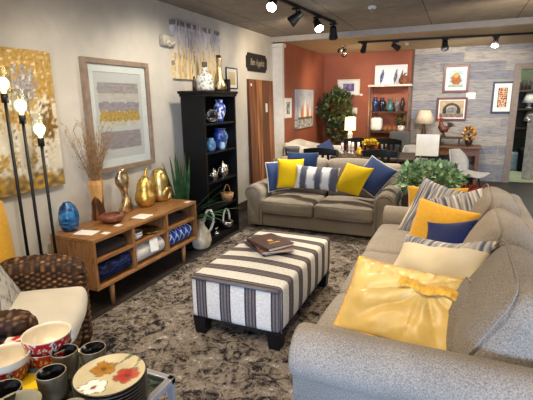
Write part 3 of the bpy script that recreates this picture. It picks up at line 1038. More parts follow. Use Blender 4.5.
bm.faces.new(rings[0]); bm.faces.new(rings[-1])
obj('body', bm, M_bronze, t, smooth=True)
blob_sculpt('gourd_sculpture', 'gold gourd sculpture with a curved stem, the middle metallic piece on the console', (-2.755, 3.255, .606),
            [('body', [(0, 0, 0), (0, 0, .04), (0, 0, .1), (0, 0, .155), (.0, .005, .21), (0, .01, .26), (0, .02, .30)], [.05, .09, .102, .082, .076, .056, .016]),
             ('stem', [(0, .02, .285), (0, .032, .33), (0, .05, .365), (0, .07, .385)], [.018, .013, .010, .005])], M_goldc, 0, 'metallic sculptures on the console')
t = blob_sculpt('shell_sculpture', 'gold egg-shaped sculpture with a curled hollow at its foot on the console', (-2.745, 3.50, .606),
            [('body', [(-.02, 0, 0), (-.02, 0, .05), (-.02, .0, .13), (-.02, .0, .20), (-.02, 0, .27), (-.02, -.005, .32), (-.02, -.01, .345)], [.05, .088, .088, .09, .082, .056, .012])], M_gold, 0, 'metallic sculptures on the console')
bm = NB()
loop = [(.045 + .012 * math.sin(a), .03 + .058 * math.cos(a), .075 + .056 * math.sin(a)) for a in [2 * PI * i / 24 for i in range(25)]]
tube(bm, loop, .024, 12, False)
obj('curl', bm, M_gold, t, smooth=True)
for lab, x, y, sx, sy, rz in (('white paper card on the console top in front of the blue glass vase', -2.62, 2.375, .17, .12, .2),
                              ('small white price card near the console front edge by the wooden bowl', -2.465, 2.42, .06, .05, .1),
                              ('white paper card on the console top before the gold sculptures', -2.53, 2.93, .14, .15, .1),
                              ('small white price card by the wooden bowl on the console', -2.53, 2.63, .05, .06, .1),
                              ('small white price card at the console end nearest the plant', -2.47, 3.55, .05, .07, 0)):
    bm = NB(); box(bm, (0, 0, .001), (sx, sy, .0015))
    o = tag(obj('price_card', bm, M_paper), lab, 'card'); o.location = (x, y, .6056); o.rotation_euler = (0, 0, rz)

# ------------------------------------------------------------------ plant and jug between console and bookcase
def leaf_blade(bm, p0, d, L, w, droop, m=None, n=7):
    d = Vector(d).normalized(); side = d.cross(Vector((0, 0, 1))).normalized() if abs(d.z) < .99 else Vector((1, 0, 0))
    prev = None
    for i in range(n + 1):
        f = i / n
        p = Vector(p0) + d * L * f + Vector((0, 0, -droop * L * f * f))
        ww = w * (.7 + .6 * math.sin(f * PI * .8)) * (1 - f ** 4)
        up = Vector((0, 0, .3 * ww))
        a = bm.verts.new(p - side * ww + up); c = bm.verts.new(p); b = bm.verts.new(p + side * ww + up)
        if prev:
            bm.faces.new((prev[0], prev[1], c, a)); bm.faces.new((prev[1], prev[2], b, c))
        prev = (a, c, b)
pl_ = thing('sword_leaf_plant', 'spiky green sword-leaf plant growing beside the bookcase', 'plant', (-2.68, 3.79, 0))
bm = NB(); lathe(bm, [(0, .002), (.08, .002), (.10, .03), (.11, .3), (.115, .32), (.10, .32), (.09, .29), (0, .28)], 20); obj('pot', bm, M_matte_black, pl_, smooth=True)
bm = NB()
r3 = random.Random(11)
for i in range(15):
    leaf_blade(bm, (r3.uniform(-.03, .03), r3.uniform(-.05, .05), .28), (r3.uniform(-.12, .06), r3.uniform(-.32, .14), 1), r3.uniform(.55, .9), .017, .06)
for i in range(13):
    a = r3.uniform(-1.2, .9)
    leaf_blade(bm, (r3.uniform(-.02, .03), r3.uniform(-.04, .04), .28), (math.cos(a) * .8 + .1, math.sin(a) * .6 + .05, r3.uniform(.5, 1.2)), r3.uniform(.5, .85), .016, r3.uniform(.12, .5))
obj('leaves', bm, M_blade, pl_, smooth=True)
j = thing('jug', 'cream crackled ceramic jug with loop handle on the floor by the console', 'jug', (-2.53, 3.86, 0), R(-70))
bm = NB(); lathe(bm, [(0, .002), (.07, .002), (.10, .03), (.118, .10), (.108, .17), (.075, .225), (.05, .26), (.046, .30), (.056, .325), (.05, .325), (.04, .3), (.04, .25), (0, .23)], 26); obj('body', bm, M_cream_cer, j, smooth=True)
bm = NB(); tube(bm, [(0, .045, .31), (0, .06, .39), (0, .09, .44), (0, .125, .44), (0, .15, .38), (0, .145, .30), (0, .12, .23), (0, .09, .19)], .014, 10); obj('handle', bm, M_white_cer, j, smooth=True)

# ------------------------------------------------------------------ black bookcase and contents
B = thing('bookcase', 'tall black open bookcase holding vases and silver ware by the wall', 'bookcase', (-2.62, 4.3, 0))
bx0, bx1, by0, by1 = -2.76, -2.47, 3.95, 4.66
bm = NB(); addb(bm, bx0 - .02, bx1 + .025, by0 - .03, by1 + .03, 1.685, 1.715, .006); addb(bm, bx0 - .008, bx1 + .012, by0 - .015, by1 + .015, 1.655, 1.685, .004); wobj('cornice', bm, M_black, B)
for y in (by0, by1 - .025):
    bm = NB(); addb(bm, bx0, bx1, y, y + .025, .003, 1.655); wobj('side_panel', bm, M_black, B)
bm = NB(); addb(bm, bx0, bx0 + .01, by0 + .025, by1 - .025, .003, 1.655); wobj('back_panel', bm, M_black, B)
SH = [.07, .405, .72, 1.055, 1.37]
for z in SH:
    bm = NB(); addb(bm, bx0 + .0101, bx1 - .003, by0 + .0251, by1 - .0251, z - .02, z); wobj('shelf', bm, M_black, B)
bm = NB(); addb(bm, bx1 - .02, bx1 - .003, by0 + .0251, by1 - .0251, .003, .049); wobj('plinth', bm, M_black, B)
SG = 'display ware in the black bookcase'
def put(name, label, cat, loc, prof, m, seg=22, grp=SG, fn=None, extra=None, pfn=None):
    t = thing(name, label, cat, loc, 0, grp)
    if fn:
        q = [prof[0]]
        for a, b in zip(prof[:-1], prof[1:]):
            k = max(1, int(math.hypot(b[0] - a[0], b[1] - a[1]) / .008))
            q += [(a[0] + (b[0] - a[0]) * i / k, a[1] + (b[1] - a[1]) * i / k) for i in range(1, k + 1)]
        prof = q; seg = 48
    bm = NB(); lathe(bm, prof, seg, fn=pfn)
    o = obj('body', bm, m, t, smooth=True)
    if fn: paint(o, fn)
    if extra:
        for nm, b2, m2 in extra: obj(nm, b2, m2, t, smooth=True)
    return t
vase_p = lambda r, h: [(0, 0), (r * .5, 0), (r * .55, h * .05), (r * .6, h * .12), (r * .95, h * .45), (r, h * .62), (r * .8, h * .78), (r * .5, h * .86), (r * .62, h * .97), (r * .7, h), (r * .6, h), (r * .42, h * .88), (0, h * .8)]
bwf = lambda p: (226, 230, 238) if noise.noise(p * 32) > .08 else (40, 70, 160)
put('vase', 'blue and white porcelain vase on the top shelf of the black bookcase', 'vase', (-2.56, 4.43, 1.371), vase_p(.072, .25), M_pg, 24, fn=bwf)
bs = NB(); bmesh.ops.create_icosphere(bs, subdivisions=2, radius=.07)
bmesh.ops.wireframe(bs, faces=bs.faces[:], thickness=.011, use_replace=True)
bmesh.ops.translate(bs, verts=bs.verts[:], vec=(0, 0, .074))
o = tag(obj('openwork_ball', bs, M_silver), 'silver openwork metal ball on the top shelf of the black bookcase', 'ornament', SG); o.location = (-2.54, 4.22, 1.371)
put('vase', 'broad dark blue glazed vase on the second shelf of the black bookcase', 'vase', (-2.57, 4.42, 1.056), vase_p(.085, .24), M_navy_gl)
put('vase', 'blue grey glazed vase at the back of the second bookcase shelf', 'vase', (-2.60, 4.56, 1.056), vase_p(.06, .23), M_teal_gl)
put('jar', 'short mottled blue jar beside the side panel on the second bookcase shelf', 'jar', (-2.54, 4.17, 1.056), [(0, 0), (.04, 0), (.055, .03), (.058, .09), (.035, .13), (.04, .145), (.033, .145), (0, .11)], M_teal_gl)
put('jar', 'small pale blue jar in front of the broad dark blue vase', 'jar', (-2.50, 4.36, 1.056), [(0, 0), (.025, 0), (.034, .03), (.028, .07), (.02, .085), (0, .07)], plain('pale blue glaze', (150, 176, 196), .25, var=.2))
def teapot(label, loc, s):
    e1 = NB(); tube(e1, [(0, .05 * s, .05 * s), (0, .085 * s, .07 * s), (0, .10 * s, .11 * s)], [.012 * s, .009 * s, .006 * s], 8)
    e2 = NB(); tube(e2, [(0, -.045 * s, .1 * s), (0, -.09 * s, .1 * s), (0, -.09 * s, .05 * s), (0, -.05 * s, .035 * s)], .006 * s, 8)
    return put('teapot', label, 'teapot', loc, [(0, 0), (.035 * s, 0), (.03 * s, .01 * s), (.056 * s, .04 * s), (.058 * s, .075 * s), (.036 * s, .11 * s), (.03 * s, .125 * s), (.012 * s, .145 * s), (.012 * s, .16 * s), (0, .168 * s)], M_silver, extra=[('spout', e1, M_silver), ('handle', e2, M_silver)])
teapot('ornate silver teapot on the middle shelf of the black bookcase', (-2.54, 4.42, .721), 1.15)
teapot('smaller silver teapot beside the side panel on the middle bookcase shelf', (-2.53, 4.19, .721), .85)
put('goblet', 'slim silver goblet next to the ornate teapot in the bookcase', 'goblet', (-2.58, 4.54, .721), [(0, 0), (.03, 0), (.008, .012), (.008, .06), (.03, .085), (.034, .13), (.03, .13), (0, .08)], M_silver)
e = NB(); tube(e, [(0, .075 * math.cos(a), .10 + .10 * math.sin(a)) for a in [PI * i / 14 for i in range(15)]], .006, 8)
put('basket', 'small wicker basket with a hoop handle on the fourth bookcase shelf', 'basket', (-2.54, 4.50, .406), [(0, 0), (.055, 0), (.075, .05), (.082, .10), (.076, .10), (.06, .04), (0, .01)], plain('wicker straw', (140, 104, 66), .8, var=.35, vs=60, bump=.4), extra=[('handle', e, plain('wicker straw', (140, 104, 66)))])
e = NB(); tube(e, [(0, .082 * math.cos(a), .09 + .15 * math.sin(a)) for a in [PI * i / 14 for i in range(15)]], .012, 8)
put('basket', 'silver basket with a thick white hoop handle on the bottom bookcase shelf', 'basket', (-2.54, 4.46, .071), [(0, 0), (.06, 0), (.085, .05), (.09, .09), (.084, .09), (.06, .03), (0, .01)], M_silver, extra=[('handle', e, M_white_cer)])
put('candle_holder', 'low silver candle holder on the bottom bookcase shelf', 'candle holder', (-2.54, 4.20, .071), [(0, 0), (.045, 0), (.05, .01), (.014, .02), (.014, .05), (.028, .06), (.026, .075), (0, .065)], M_silver)
# on top of the bookcase
TG = 'pieces on top of the black bookcase'
put('bottle', 'white floral ceramic bottle with a dark neck on top of the bookcase', 'bottle', (-2.62, 4.24, 1.7155), [(0, 0), (.085, 0), (.098, .015), (.10, .12), (.085, .17), (.045, .20), (.026, .22), (.024, .26), (.03, .265), (.032, .31), (.0, .315)], M_pg, 26, TG,
    fn=lambda p: (96, 84, 76) if p.z > .255 else ((132, 138, 128) if noise.noise(p * 44) > .2 else (222, 220, 208)))
put('decanter', 'tall twisted champagne gold bottle on top of the black bookcase', 'bottle', (-2.60, 4.52, 1.7155), [(0, 0), (.06, 0), (.078, .02), (.082, .07), (.06, .13), (.034, .22), (.026, .30), (.034, .35), (.03, .40), (.012, .41), (0, .405)], M_bronze, 20, TG, pfn=lambda a, z: 1 + .09 * math.sin(3 * a + z * 22))
put('bottle', 'small dark bottle at the bookcase top by the white floral bottle', 'bottle', (-2.64, 4.05, 1.7155), [(0, 0), (.022, 0), (.024, .08), (.012, .11), (.011, .15), (0, .15)], plain('brown bottle glass', (70, 52, 40), .2), 14, TG)
bm = NB(); addb(bm, -.035, .035, -.03, .03, 0, .14, .006)
o = tag(obj('box', bm, M_black), 'small black upright box at the far end of the bookcase top', 'box', TG); o.location = (-2.56, 4.625, 1.7155)

# ------------------------------------------------------------------ things on the plaster wall
def picture(label, axis, a0, a1, z0, z1, off, depth, fw, fm, mat_w, fn, res=(60, 60), cat='picture', grp=None, fh=None, name='framed_picture', glassy=True, lean=0):
    """axis 'y': hangs on a wall facing +X at x=off; axis 'x': hangs on a wall facing -Y at y=off. a0..a1 span, z0..z1 heights."""
    w, h = abs(a1 - a0), z1 - z0
    c = (a0 + a1) / 2
    if axis == 'y':
        t = thing(name, label, cat, (off, c, (z0 + z1) / 2), 0, grp, (R(90), 0, R(90)))
    else:
        t = thing(name, label, cat, (c, off, (z0 + z1) / 2), 0, grp, (R(90), 0, 0))
    # local: x to the right as seen, y up, z out of the wall
    if fm is None:
        bm = grid_bm(w, h, res[0], res[1], depth)
        bmesh.ops.translate(bm, verts=bm.verts[:], vec=(0, 0, depth))
        o = obj('canvas', bm, M_pa, t); paint(o, fn)
        return t
    bm = NB()
    for (x0, x1, y0, y1) in ((-w / 2, w / 2, h / 2 - fw, h / 2), (-w / 2, w / 2, -h / 2, -h / 2 + fw), (-w / 2, -w / 2 + fw, -h / 2 + fw, h / 2 - fw), (w / 2 - fw, w / 2, -h / 2 + fw, h / 2 - fw)):
        addb(bm, x0, x1, y0, y1, 0, depth, .003)
    obj('frame', bm, fm, t)
    iw, ih = w - 2 * fw, h - 2 * fw
    if mat_w:
        bm = NB()
        mx, my = mat_w if isinstance(mat_w, tuple) else (mat_w, mat_w)
        for (x0, x1, y0, y1) in ((-iw / 2, iw / 2, ih / 2 - my, ih / 2), (-iw / 2, iw / 2, -ih / 2, -ih / 2 + my), (-iw / 2, -iw / 2 + mx, -ih / 2 + my, ih / 2 - my), (iw / 2 - mx, iw / 2, -ih / 2 + my, ih / 2 - my)):
            addb(bm, x0, x1, y0, y1, depth * .3, depth * .55)
        obj('mat', bm, M_paper, t)
        iw -= 2 * mx; ih -= 2 * my
    bm = grid_bm(iw, ih, res[0], res[1], depth * .2)
    bmesh.ops.translate(bm, verts=bm.verts[:], vec=(0, 0, depth * .42))
    o = obj('print', bm, M_pa, t); paint(o, fn)
    if glassy:
        bm = NB(); addb(bm, -w / 2 + fw, w / 2 - fw, -h / 2 + fw, h / 2 - fw, depth * .72, depth * .74)
        obj('glazing', bm, M_glass, t)
    return t

def abstract(p):
    x, y = p.x, p.y
    w, h = .62, .76
    ex = abs(x + .01 * fbm(y, 0, 9, 1)) < .262 + .012 * nz(y, 3, 14, 2)
    c = (214, 210, 204)
    yy = y + .008 * nz(x, 0, 8, 5)
    if ex:
        if .205 < yy < .30: c = mixc((186, 174, 168), (160, 148, 146), .5 + 1.0 * nz(x * .3, y, 60, 1))
        elif .13 < yy < .205: c = mixc((214, 202, 190), (200, 190, 180), .5 + nz(x * .3, y, 40, 1))
        elif .05 < yy + .02 * nz(x, 0, 20, 4) < .13: c = mixc((178, 166, 168), (156, 144, 148), .5 + nz(x * .3, y, 50, 7))
        elif -.045 < yy + .02 * nz(x, 0, 24, 9) < .05: c = mixc((218, 184, 112), (178, 140, 66), .5 + 1.2 * nz(x, y, 60, 2))
        elif -.09 < yy < -.045: c = mixc((228, 218, 200), (208, 196, 176), .5 + nz(x, y, 20, 3))
        elif -.30 < yy < -.135: c = mixc((182, 168, 166), (158, 144, 144), .5 + .9 * nz(x * .3, y, 44, 8))
    return c
picture('large framed abstract print of grey, mauve and gold bands on the plaster wall', 'y', 2.77, 3.605, .98, 1.98, LW + .001, .05, .045, M_frame_tau, .065, abstract, (80, 100), name='framed_print')
def birch(p):
    x, y = p.x, p.y
    c = mixc((228, 222, 202), (206, 196, 170), .5 + .6 * fbm(x, y, 4, 1))
    for tx in (-.38, -.2, -.02, .13, .27, .36):
        if abs(x - tx - .012 * nz(y, tx, 7, 2)) < .010 and y < .25: c = mixc((238, 234, 222), (96, 82, 64), max(0, nz(x, y, 40, 30) * 2))
    m = fbm(x, y, 5, 21) + .5 * nz(x, y, 40, 8) + (y + .05) * 2.0 - max(0, x - .22) * 1.6
    if m > -.1: c = mixc(c, mixc((208, 176, 104), (164, 126, 62), .5 + .9 * nz(x, y, 44, 5)), (m + .1) * 4)
    g = 1.2 - math.hypot((x - .24) / .13, (y - .25) / .17) + .8 * nz(x, y, 30, 6)
    if g > .3: c = mixc(c, mixc((120, 116, 124), (180, 176, 176), .5 + nz(x, y, 60, 2)), (g - .3) * 3)
    g = 1.1 - math.hypot((x - .42) / .08, (y + .02) / .2) + .8 * nz(x, y, 30, 16)
    if g > .3: c = mixc(c, mixc((92, 70, 36), (156, 112, 48), .5 + nz(x, y, 50, 2)), (g - .3) * 3)
    if nz(x, y, 38, 14) > .38: c = mixc(c, (244, 238, 220), .7)
    g = -.36 + .05 * nz(x, 0, 8, 6) + .05 * nz(x, y, 30, 9) - y
    if g > 0: c = mixc(c, mixc((208, 166, 74), (110, 92, 64), .5 + 1.2 * nz(x, y * 1.5, 16, 3)), g * 22)
    return c
picture('unframed yellow autumn tree canvas on the wall behind the three-bulb lamp', 'y', 1.46, 2.46, .965, 1.985, LW + .001, .04, 0, None, 0, birch, (90, 90), name='canvas_art')
def rain(p):
    x, y = p.x, p.y
    s = nz(x, y * .05, 34, 1)
    s2 = nz(x, y * .12, 60, 5)
    top = mixc((232, 228, 230), (190, 184, 194), .4 + .9 * s2)
    bot = mixc((222, 186, 118), (236, 222, 190), .6 + 1.3 * s + .6 * nz(x, y, 50, 12))
    c = mixc(bot, top, (y + .10 + .18 * s) * 4)
    if abs(s2) > .42: c = mixc(c, (112, 100, 92), .6)
    if y > .255 + .02 * s2 and s > -.1: c = mixc(c, (98, 84, 74), .7)
    return c
picture('white, lavender and gold streaked canvas hung high above the bookcase', 'y', 4.06, 5.08, 1.855, 2.465, LW + .001, .045, 0, None, 0, rain, (110, 50), name='canvas_art')
picture('small dark-framed picture on the wall just past the bookcase top', 'y', 5.26, 5.58, 1.77, 2.05, LW + .001, .02, .014, M_matte_black, .04, lambda p: mixc((196, 172, 120), (222, 208, 176), .5 + p.y * 5), (12, 12), glassy=False)
e = thing('emergency_light', 'white emergency light box on the wall by the streaked canvas', 'light', (LW + .001, 3.965, 2.235))
bm = NB(); softbox(bm, (.035, 0, 0), (.068, .2, .11), .02, 4); obj('housing', bm, plain('cream plastic', (196, 188, 170), .5), e, smooth=True)
for y in (-.05, .05):
    bm = NB(); cyl(bm, (.07, y, -.02), (.082, y, -.03), .026, .03, 14); obj('lamp_head', bm, M_white, e, smooth=True)
e = thing('light_switch', 'white switch plate on the plaster wall behind the dry branches', 'switch', (LW + .001, 2.70, 1.17))
bm = NB(); addb(bm, 0, .006, -.045, .045, -.06, .06, .002); obj('plate', bm, M_white, e)
bm = NB(); addb(bm, .006, .012, -.012, .012, -.025, .025, .002); obj('rocker', bm, M_white_cer, e)

def text_bm(s, size, ext=.0015, font_w=None):
    cu = bpy.data.curves.new('lettering', 'FONT')
    cu.body = s; cu.size = size; cu.align_x = 'CENTER'; cu.align_y = 'CENTER'; cu.extrude = ext; cu.resolution_u = 3; cu.shear = .18
    o = bpy.data.objects.new('lettering', cu)
    me = o.to_mesh()
    bm = NB(); bm.from_mesh(me)
    o.to_mesh_clear()
    bpy.data.objects.remove(o); bpy.data.curves.remove(cu)
    if font_w:
        xs = [v.co.x for v in bm.verts]; k = font_w / (max(xs) - min(xs))
        for v in bm.verts: v.co.x *= k
    return bm
sg = thing('wall_sign', 'black clipped-corner sign with pale script lettering on the plaster wall', 'sign', (LW + .001, 6.245, 2.17), 0, None, (R(90), 0, R(90)))
w, h, k = .36, .13, .05
bm = NB()
oct_ = []
for (cx, cy, a0) in ((w, h, 270), (-w, h, 360), (-w, -h, 90), (w, -h, 180)):
    pts = [(cx + k * math.cos(R(a0 - 90 * i / 4)), cy + k * math.sin(R(a0 - 90 * i / 4))) for i in range(5)]
    oct_ += pts
prism(bm, oct_, 'z', 0, .022)
obj('board', bm, plain('black chalkboard', (30, 26, 24), .7, var=.15), sg)
bm = text_bm('Bon Appétit', .14, .0012, .50); bmesh.ops.translate(bm, verts=bm.verts[:], vec=(0, 0, .0235)); obj('lettering', bm, plain('pale sign paint', (158, 148, 126), .7), sg)

sl = thing('timber_slab', 'tall polished brown timber slab leaning on the wall beside the sofa', 'wood slab', (LW + .03, 6.36, 0))
sl.rotation_euler = (0, R(-1.2), 0)
bm = NB(); softbox(bm, (.0225, 0, .9615), (.045, .92, 1.917), .006, (2, 70, 60), k=1)
o = obj('slab', bm, painted('oiled slab timber', .6, .1, 90), sl)
def slab_fn(p):
    y, z = p.y, p.z
    b_ = int((y + .46 + .015 * nz(z, 0, 2, 4)) / .232)
    g = nz(y * 22 + b_ * 9, z * 1.3, 1, 2) + .5 * nz(y * 60 + b_ * 5, z * 2.5, 1, 5)
    c = mixc(((150, 94, 58), (186, 126, 80), (122, 74, 46), (170, 110, 68))[b_ % 4], (76, 44, 28), .3 + .8 * g)
    e_ = (y + .46) / .232 - b_
    return mixc(c, (40, 22, 14), .6) if e_ < .05 else c
paint(o, slab_fn)
bm = NB(); addb(bm, .0455, .0465, .12, .2, 1.42, 1.56); obj('price_label', bm, M_paper, sl)
bm = NB(); addb(bm, .0455, .0465, -.40, -.36, 1.82, 1.86); obj('sticker', bm, M_paper, sl)

# ------------------------------------------------------------------ three-bulb floor lamp
FL = thing('floor_lamp', 'black floor lamp with three staggered rods and glowing bare bulbs', 'floor lamp', (-2.72, 2.03, 0))
bm = NB(); lathe(bm, [(0, .002), (.15, .002), (.15, .018), (.145, .022), (0, .022)], 32); obj('base', bm, M_matte_black, FL, smooth=False)
for i, (dy, zt, dx) in enumerate(((-.10, 1.67, 0), (.005, 1.53, 0.0), (.125, 1.365, 0))):
    bm = NB(); cyl(bm, (dx, dy, .02), (dx, dy, zt - .05), .0105, None, 12); p = obj('rod', bm, M_matte_black, FL, smooth=True)
    bm = NB(); cyl(bm, (dx, dy, zt - .06), (dx, dy, zt), .022, None, 16); obj('socket', bm, M_matte_black, p, smooth=True)
    bm = NB(); lathe(bm, [(0.012, 0), (.014, .018), (.030, .035), (.0385, .06), (.036, .08), (.022, .098), (0, .104)], 18, (dx, dy, zt)); b = obj('bulb', bm, M_bulb, p, smooth=True)
    bm = NB(); lathe(bm, [(.024, -.004), (.05, 0), (.052, .01), (.052, .17), (.050, .17), (.050, .012), (.024, .002)], 24, (dx, dy, zt)); obj('glass_shade', bm, M_glass, p, smooth=True)

# ------------------------------------------------------------------ wicker armchair
def weave(o, fx, seed=0):
    """braided relief pushed out of the surface along its normals + colours darker in the grooves, paler on the crests."""
    me = o.data
    bm = bmesh.new(); bm.from_mesh(me); bm.normal_update()
    for v in bm.verts:
        n = v.normal
        s, t = fx(v.co)
        col = math.floor(t / .030)
        k = math.sin(2 * PI * s / .036 + (PI if col % 2 else 0) + .8 * math.sin(col))
        e = abs(math.sin(PI * t / .030)) ** .6
        v.co += n * (.0045 * k * e + .005 * e)
    bm.to_mesh(me); bm.free()
    def fn(p):
        s, t = fx(p)
        col = math.floor(t / .030)
        k = math.sin(2 * PI * s / .036 + (PI if col % 2 else 0) + .8 * math.sin(col))
        e = abs(math.sin(PI * t / .030)) ** .6
        g = noise.noise(Vector((s * 25, col * 3.7, seed)))
        c = mixc((30, 19, 13), (112, 74, 44), .1 + e * (.45 + .35 * k) + .5 * g)
        return mixc(c, (190, 144, 94), max(0, k * e - .45) * (.8 + 2 * g))
    paint(o, fn)
AZ = R(40)
A = thing('armchair', 'dark woven wicker armchair with a cream seat cushion by the floor lamp', 'armchair', (-2.22, 1.37, 0), AZ)
# local: +x forward, +y towards the wall side
bm = NB(); softbox(bm, (.02, 0, .25), (.66, .62, .24), .03, (76, 70, 28), k=2); o = obj('seat_base', bm, M_wicker, A, smooth=True); weave(o, lambda p: (p.z, p.x + p.y), 1)
for s in (1, -1):
    bm = NB()
    if s > 0: softbox(bm, (.03, .325, .355), (.74, .15, .62), .07, (86, 10, 76), k=4)
    else: softbox(bm, (-.06, -.325, .345), (.64, .15, .61), .07, (76, 10, 76), k=4)
    for v in bm.verts:
        f = max(0, (v.co.x - .12) / .26)
        if v.co.z > .3: v.co.z -= .05 * f * f * ((v.co.z - .3) / .34)
        v.co.y += s * .05 * max(0, (v.co.z - .3)) / .34
    o = obj('arm', bm, M_wicker, A, smooth=True); weave(o, lambda p: (p.z * .9 + p.y, p.x), 2 + s)
bm = NB()
softbox(bm, (-.34, 0, .65), (.13, .84, .92), .06, (8, 96, 100), k=4)
for v in bm.verts:
    y = v.co.y; z = v.co.z
    v.co.x += 1.7 * y * y - .08 * max(0, z - .4)
    if z > .55:
        f = (z - .55) / .5
        v.co.y *= 1 - .10 * f * f + .08 * math.sin(f * PI)
        v.co.z -= .35 * f * (abs(y) ** 2)
o = obj('backrest', bm, M_wicker, A, smooth=True); weave(o, lambda p: (p.z, p.y), 7)
for x, y in ((.31, .30), (.31, -.30), (-.33, .30), (-.33, -.30)):
    bm = NB(); cyl(bm, (x, y, .003), (x, y, .2), .028, .036, 16); bmesh.ops.subdivide_edges(bm, edges=[e for e in bm.edges if abs(e.verts[0].co.z - e.verts[1].co.z) > .1], cuts=20); o = obj('leg', bm, M_wicker, A, smooth=True); weave(o, lambda p: (p.z, math.atan2(p.y, p.x) * .05), 9)
bm = NB(); softbox(bm, (.075, 0, .425), (.66, .54, .13), .045, 12, (.02, 0, .03), .006, 4, 2); c = obj('seat_cushion', bm, M_creamcl, A, smooth=True)
bm = NB(); tube(bm, [(-.2, .262, .45), (.3, .262, .455), (.372, .2, .455), (.385, 0, .46), (.372, -.2, .455), (.3, -.262, .455)], .005, 6); obj('piping', bm, M_creamcl, c, smooth=True)
def mesh_pat(p):
    d = min(abs(math.sin(p.x * 24 + p.y * 18)), abs(math.sin(p.x * 24 - p.y * 18)))
    return (96, 96, 98) if d < .12 else mixc((214, 212, 206), (188, 186, 182), .5 + noise.noise(p * 30))
def local_pose(o, t, c, az, tilt, roll):
    L = Matrix.Rotation(t.rotation_euler.z, 4, 'Z') @ Vector(c)
    pose(o, Vector(t.location) + L, math.degrees(t.rotation_euler.z) + az, tilt, roll)
p = pillow('grey and white patterned pillow leaning on the wicker chair back', (0, 0, 0), .42, .38, .12, 0, 0, 0, M_pw, None, 31, fn=mesh_pat, n=32)
local_pose(p, A, (-.03, .05, .61), 90, 24, 8)
bm = NB()
G = {}
prof = [(-.26, .50), (-.27, .7), (-.285, .9), (-.305, 1.07), (-.375, 1.135), (-.455, 1.09), (-.45, .85), (-.44, .62)]
for i in range(9):
    y = .12 + .28 * i / 8
    for k_, (x, z) in enumerate(prof):
        G[i, k_] = bm.verts.new((x + 1.7 * y * y + .008 * math.sin(y * 60 + k_) , y, z - .3 * y * y + .006 * math.sin(k_ * 2 + i)))
for i in range(8):
    for k_ in range(len(prof) - 1): bm.faces.new((G[i, k_], G[i + 1, k_], G[i + 1, k_ + 1], G[i, k_ + 1]))
o = tag(obj('throw_blanket', bm, M_mustard, smooth=True), 'mustard yellow throw draped over the wicker chair back', 'blanket')
sm = o.modifiers.new('thick', 'SOLIDIFY'); sm.thickness = .008
o.location = A.location; o.rotation_euler = A.rotation_euler

# ------------------------------------------------------------------ glass table with tableware in the foreground
GT = thing('side_table', 'low glass-topped table with chrome frame carrying bowls, cups and plates', 'table', (-1.30, .78, 0))
tx0, tx1, ty0, ty1, tz = -1.70, -.925, .38, 1.155, .58
bm = NB(); addb(bm, tx0 + .018, tx1 - .018, ty0 + .018, ty1 - .018, tz - .010, tz, .002); wobj('table_top', bm, M_tableglass, GT)
bm = NB()
for a, b in (((tx0, ty0), (tx1, ty0)), ((tx1, ty0), (tx1, ty1)), ((tx1, ty1), (tx0, ty1)), ((tx0, ty1), (tx0, ty0))):
    box(bm, ((a[0] + b[0]) / 2, (a[1] + b[1]) / 2, tz - .011), (abs(a[0] - b[0]) + .026, abs(a[1] - b[1]) + .026, .026), .003)
wobj('rim', bm, M_chrome, GT)
for x in (tx0, tx1):
    for y in (ty0, ty1):
        bm = NB(); addb(bm, x - .011, x + .011, y - .011, y + .011, .017, tz - .024); wobj('leg', bm, M_chrome, GT)
bm = NB(); addb(bm, tx0 + .012, tx1 - .012, ty0 + .012, ty1 - .012, .17, .185, .003); wobj('shelf', bm, M_tableglass, GT)
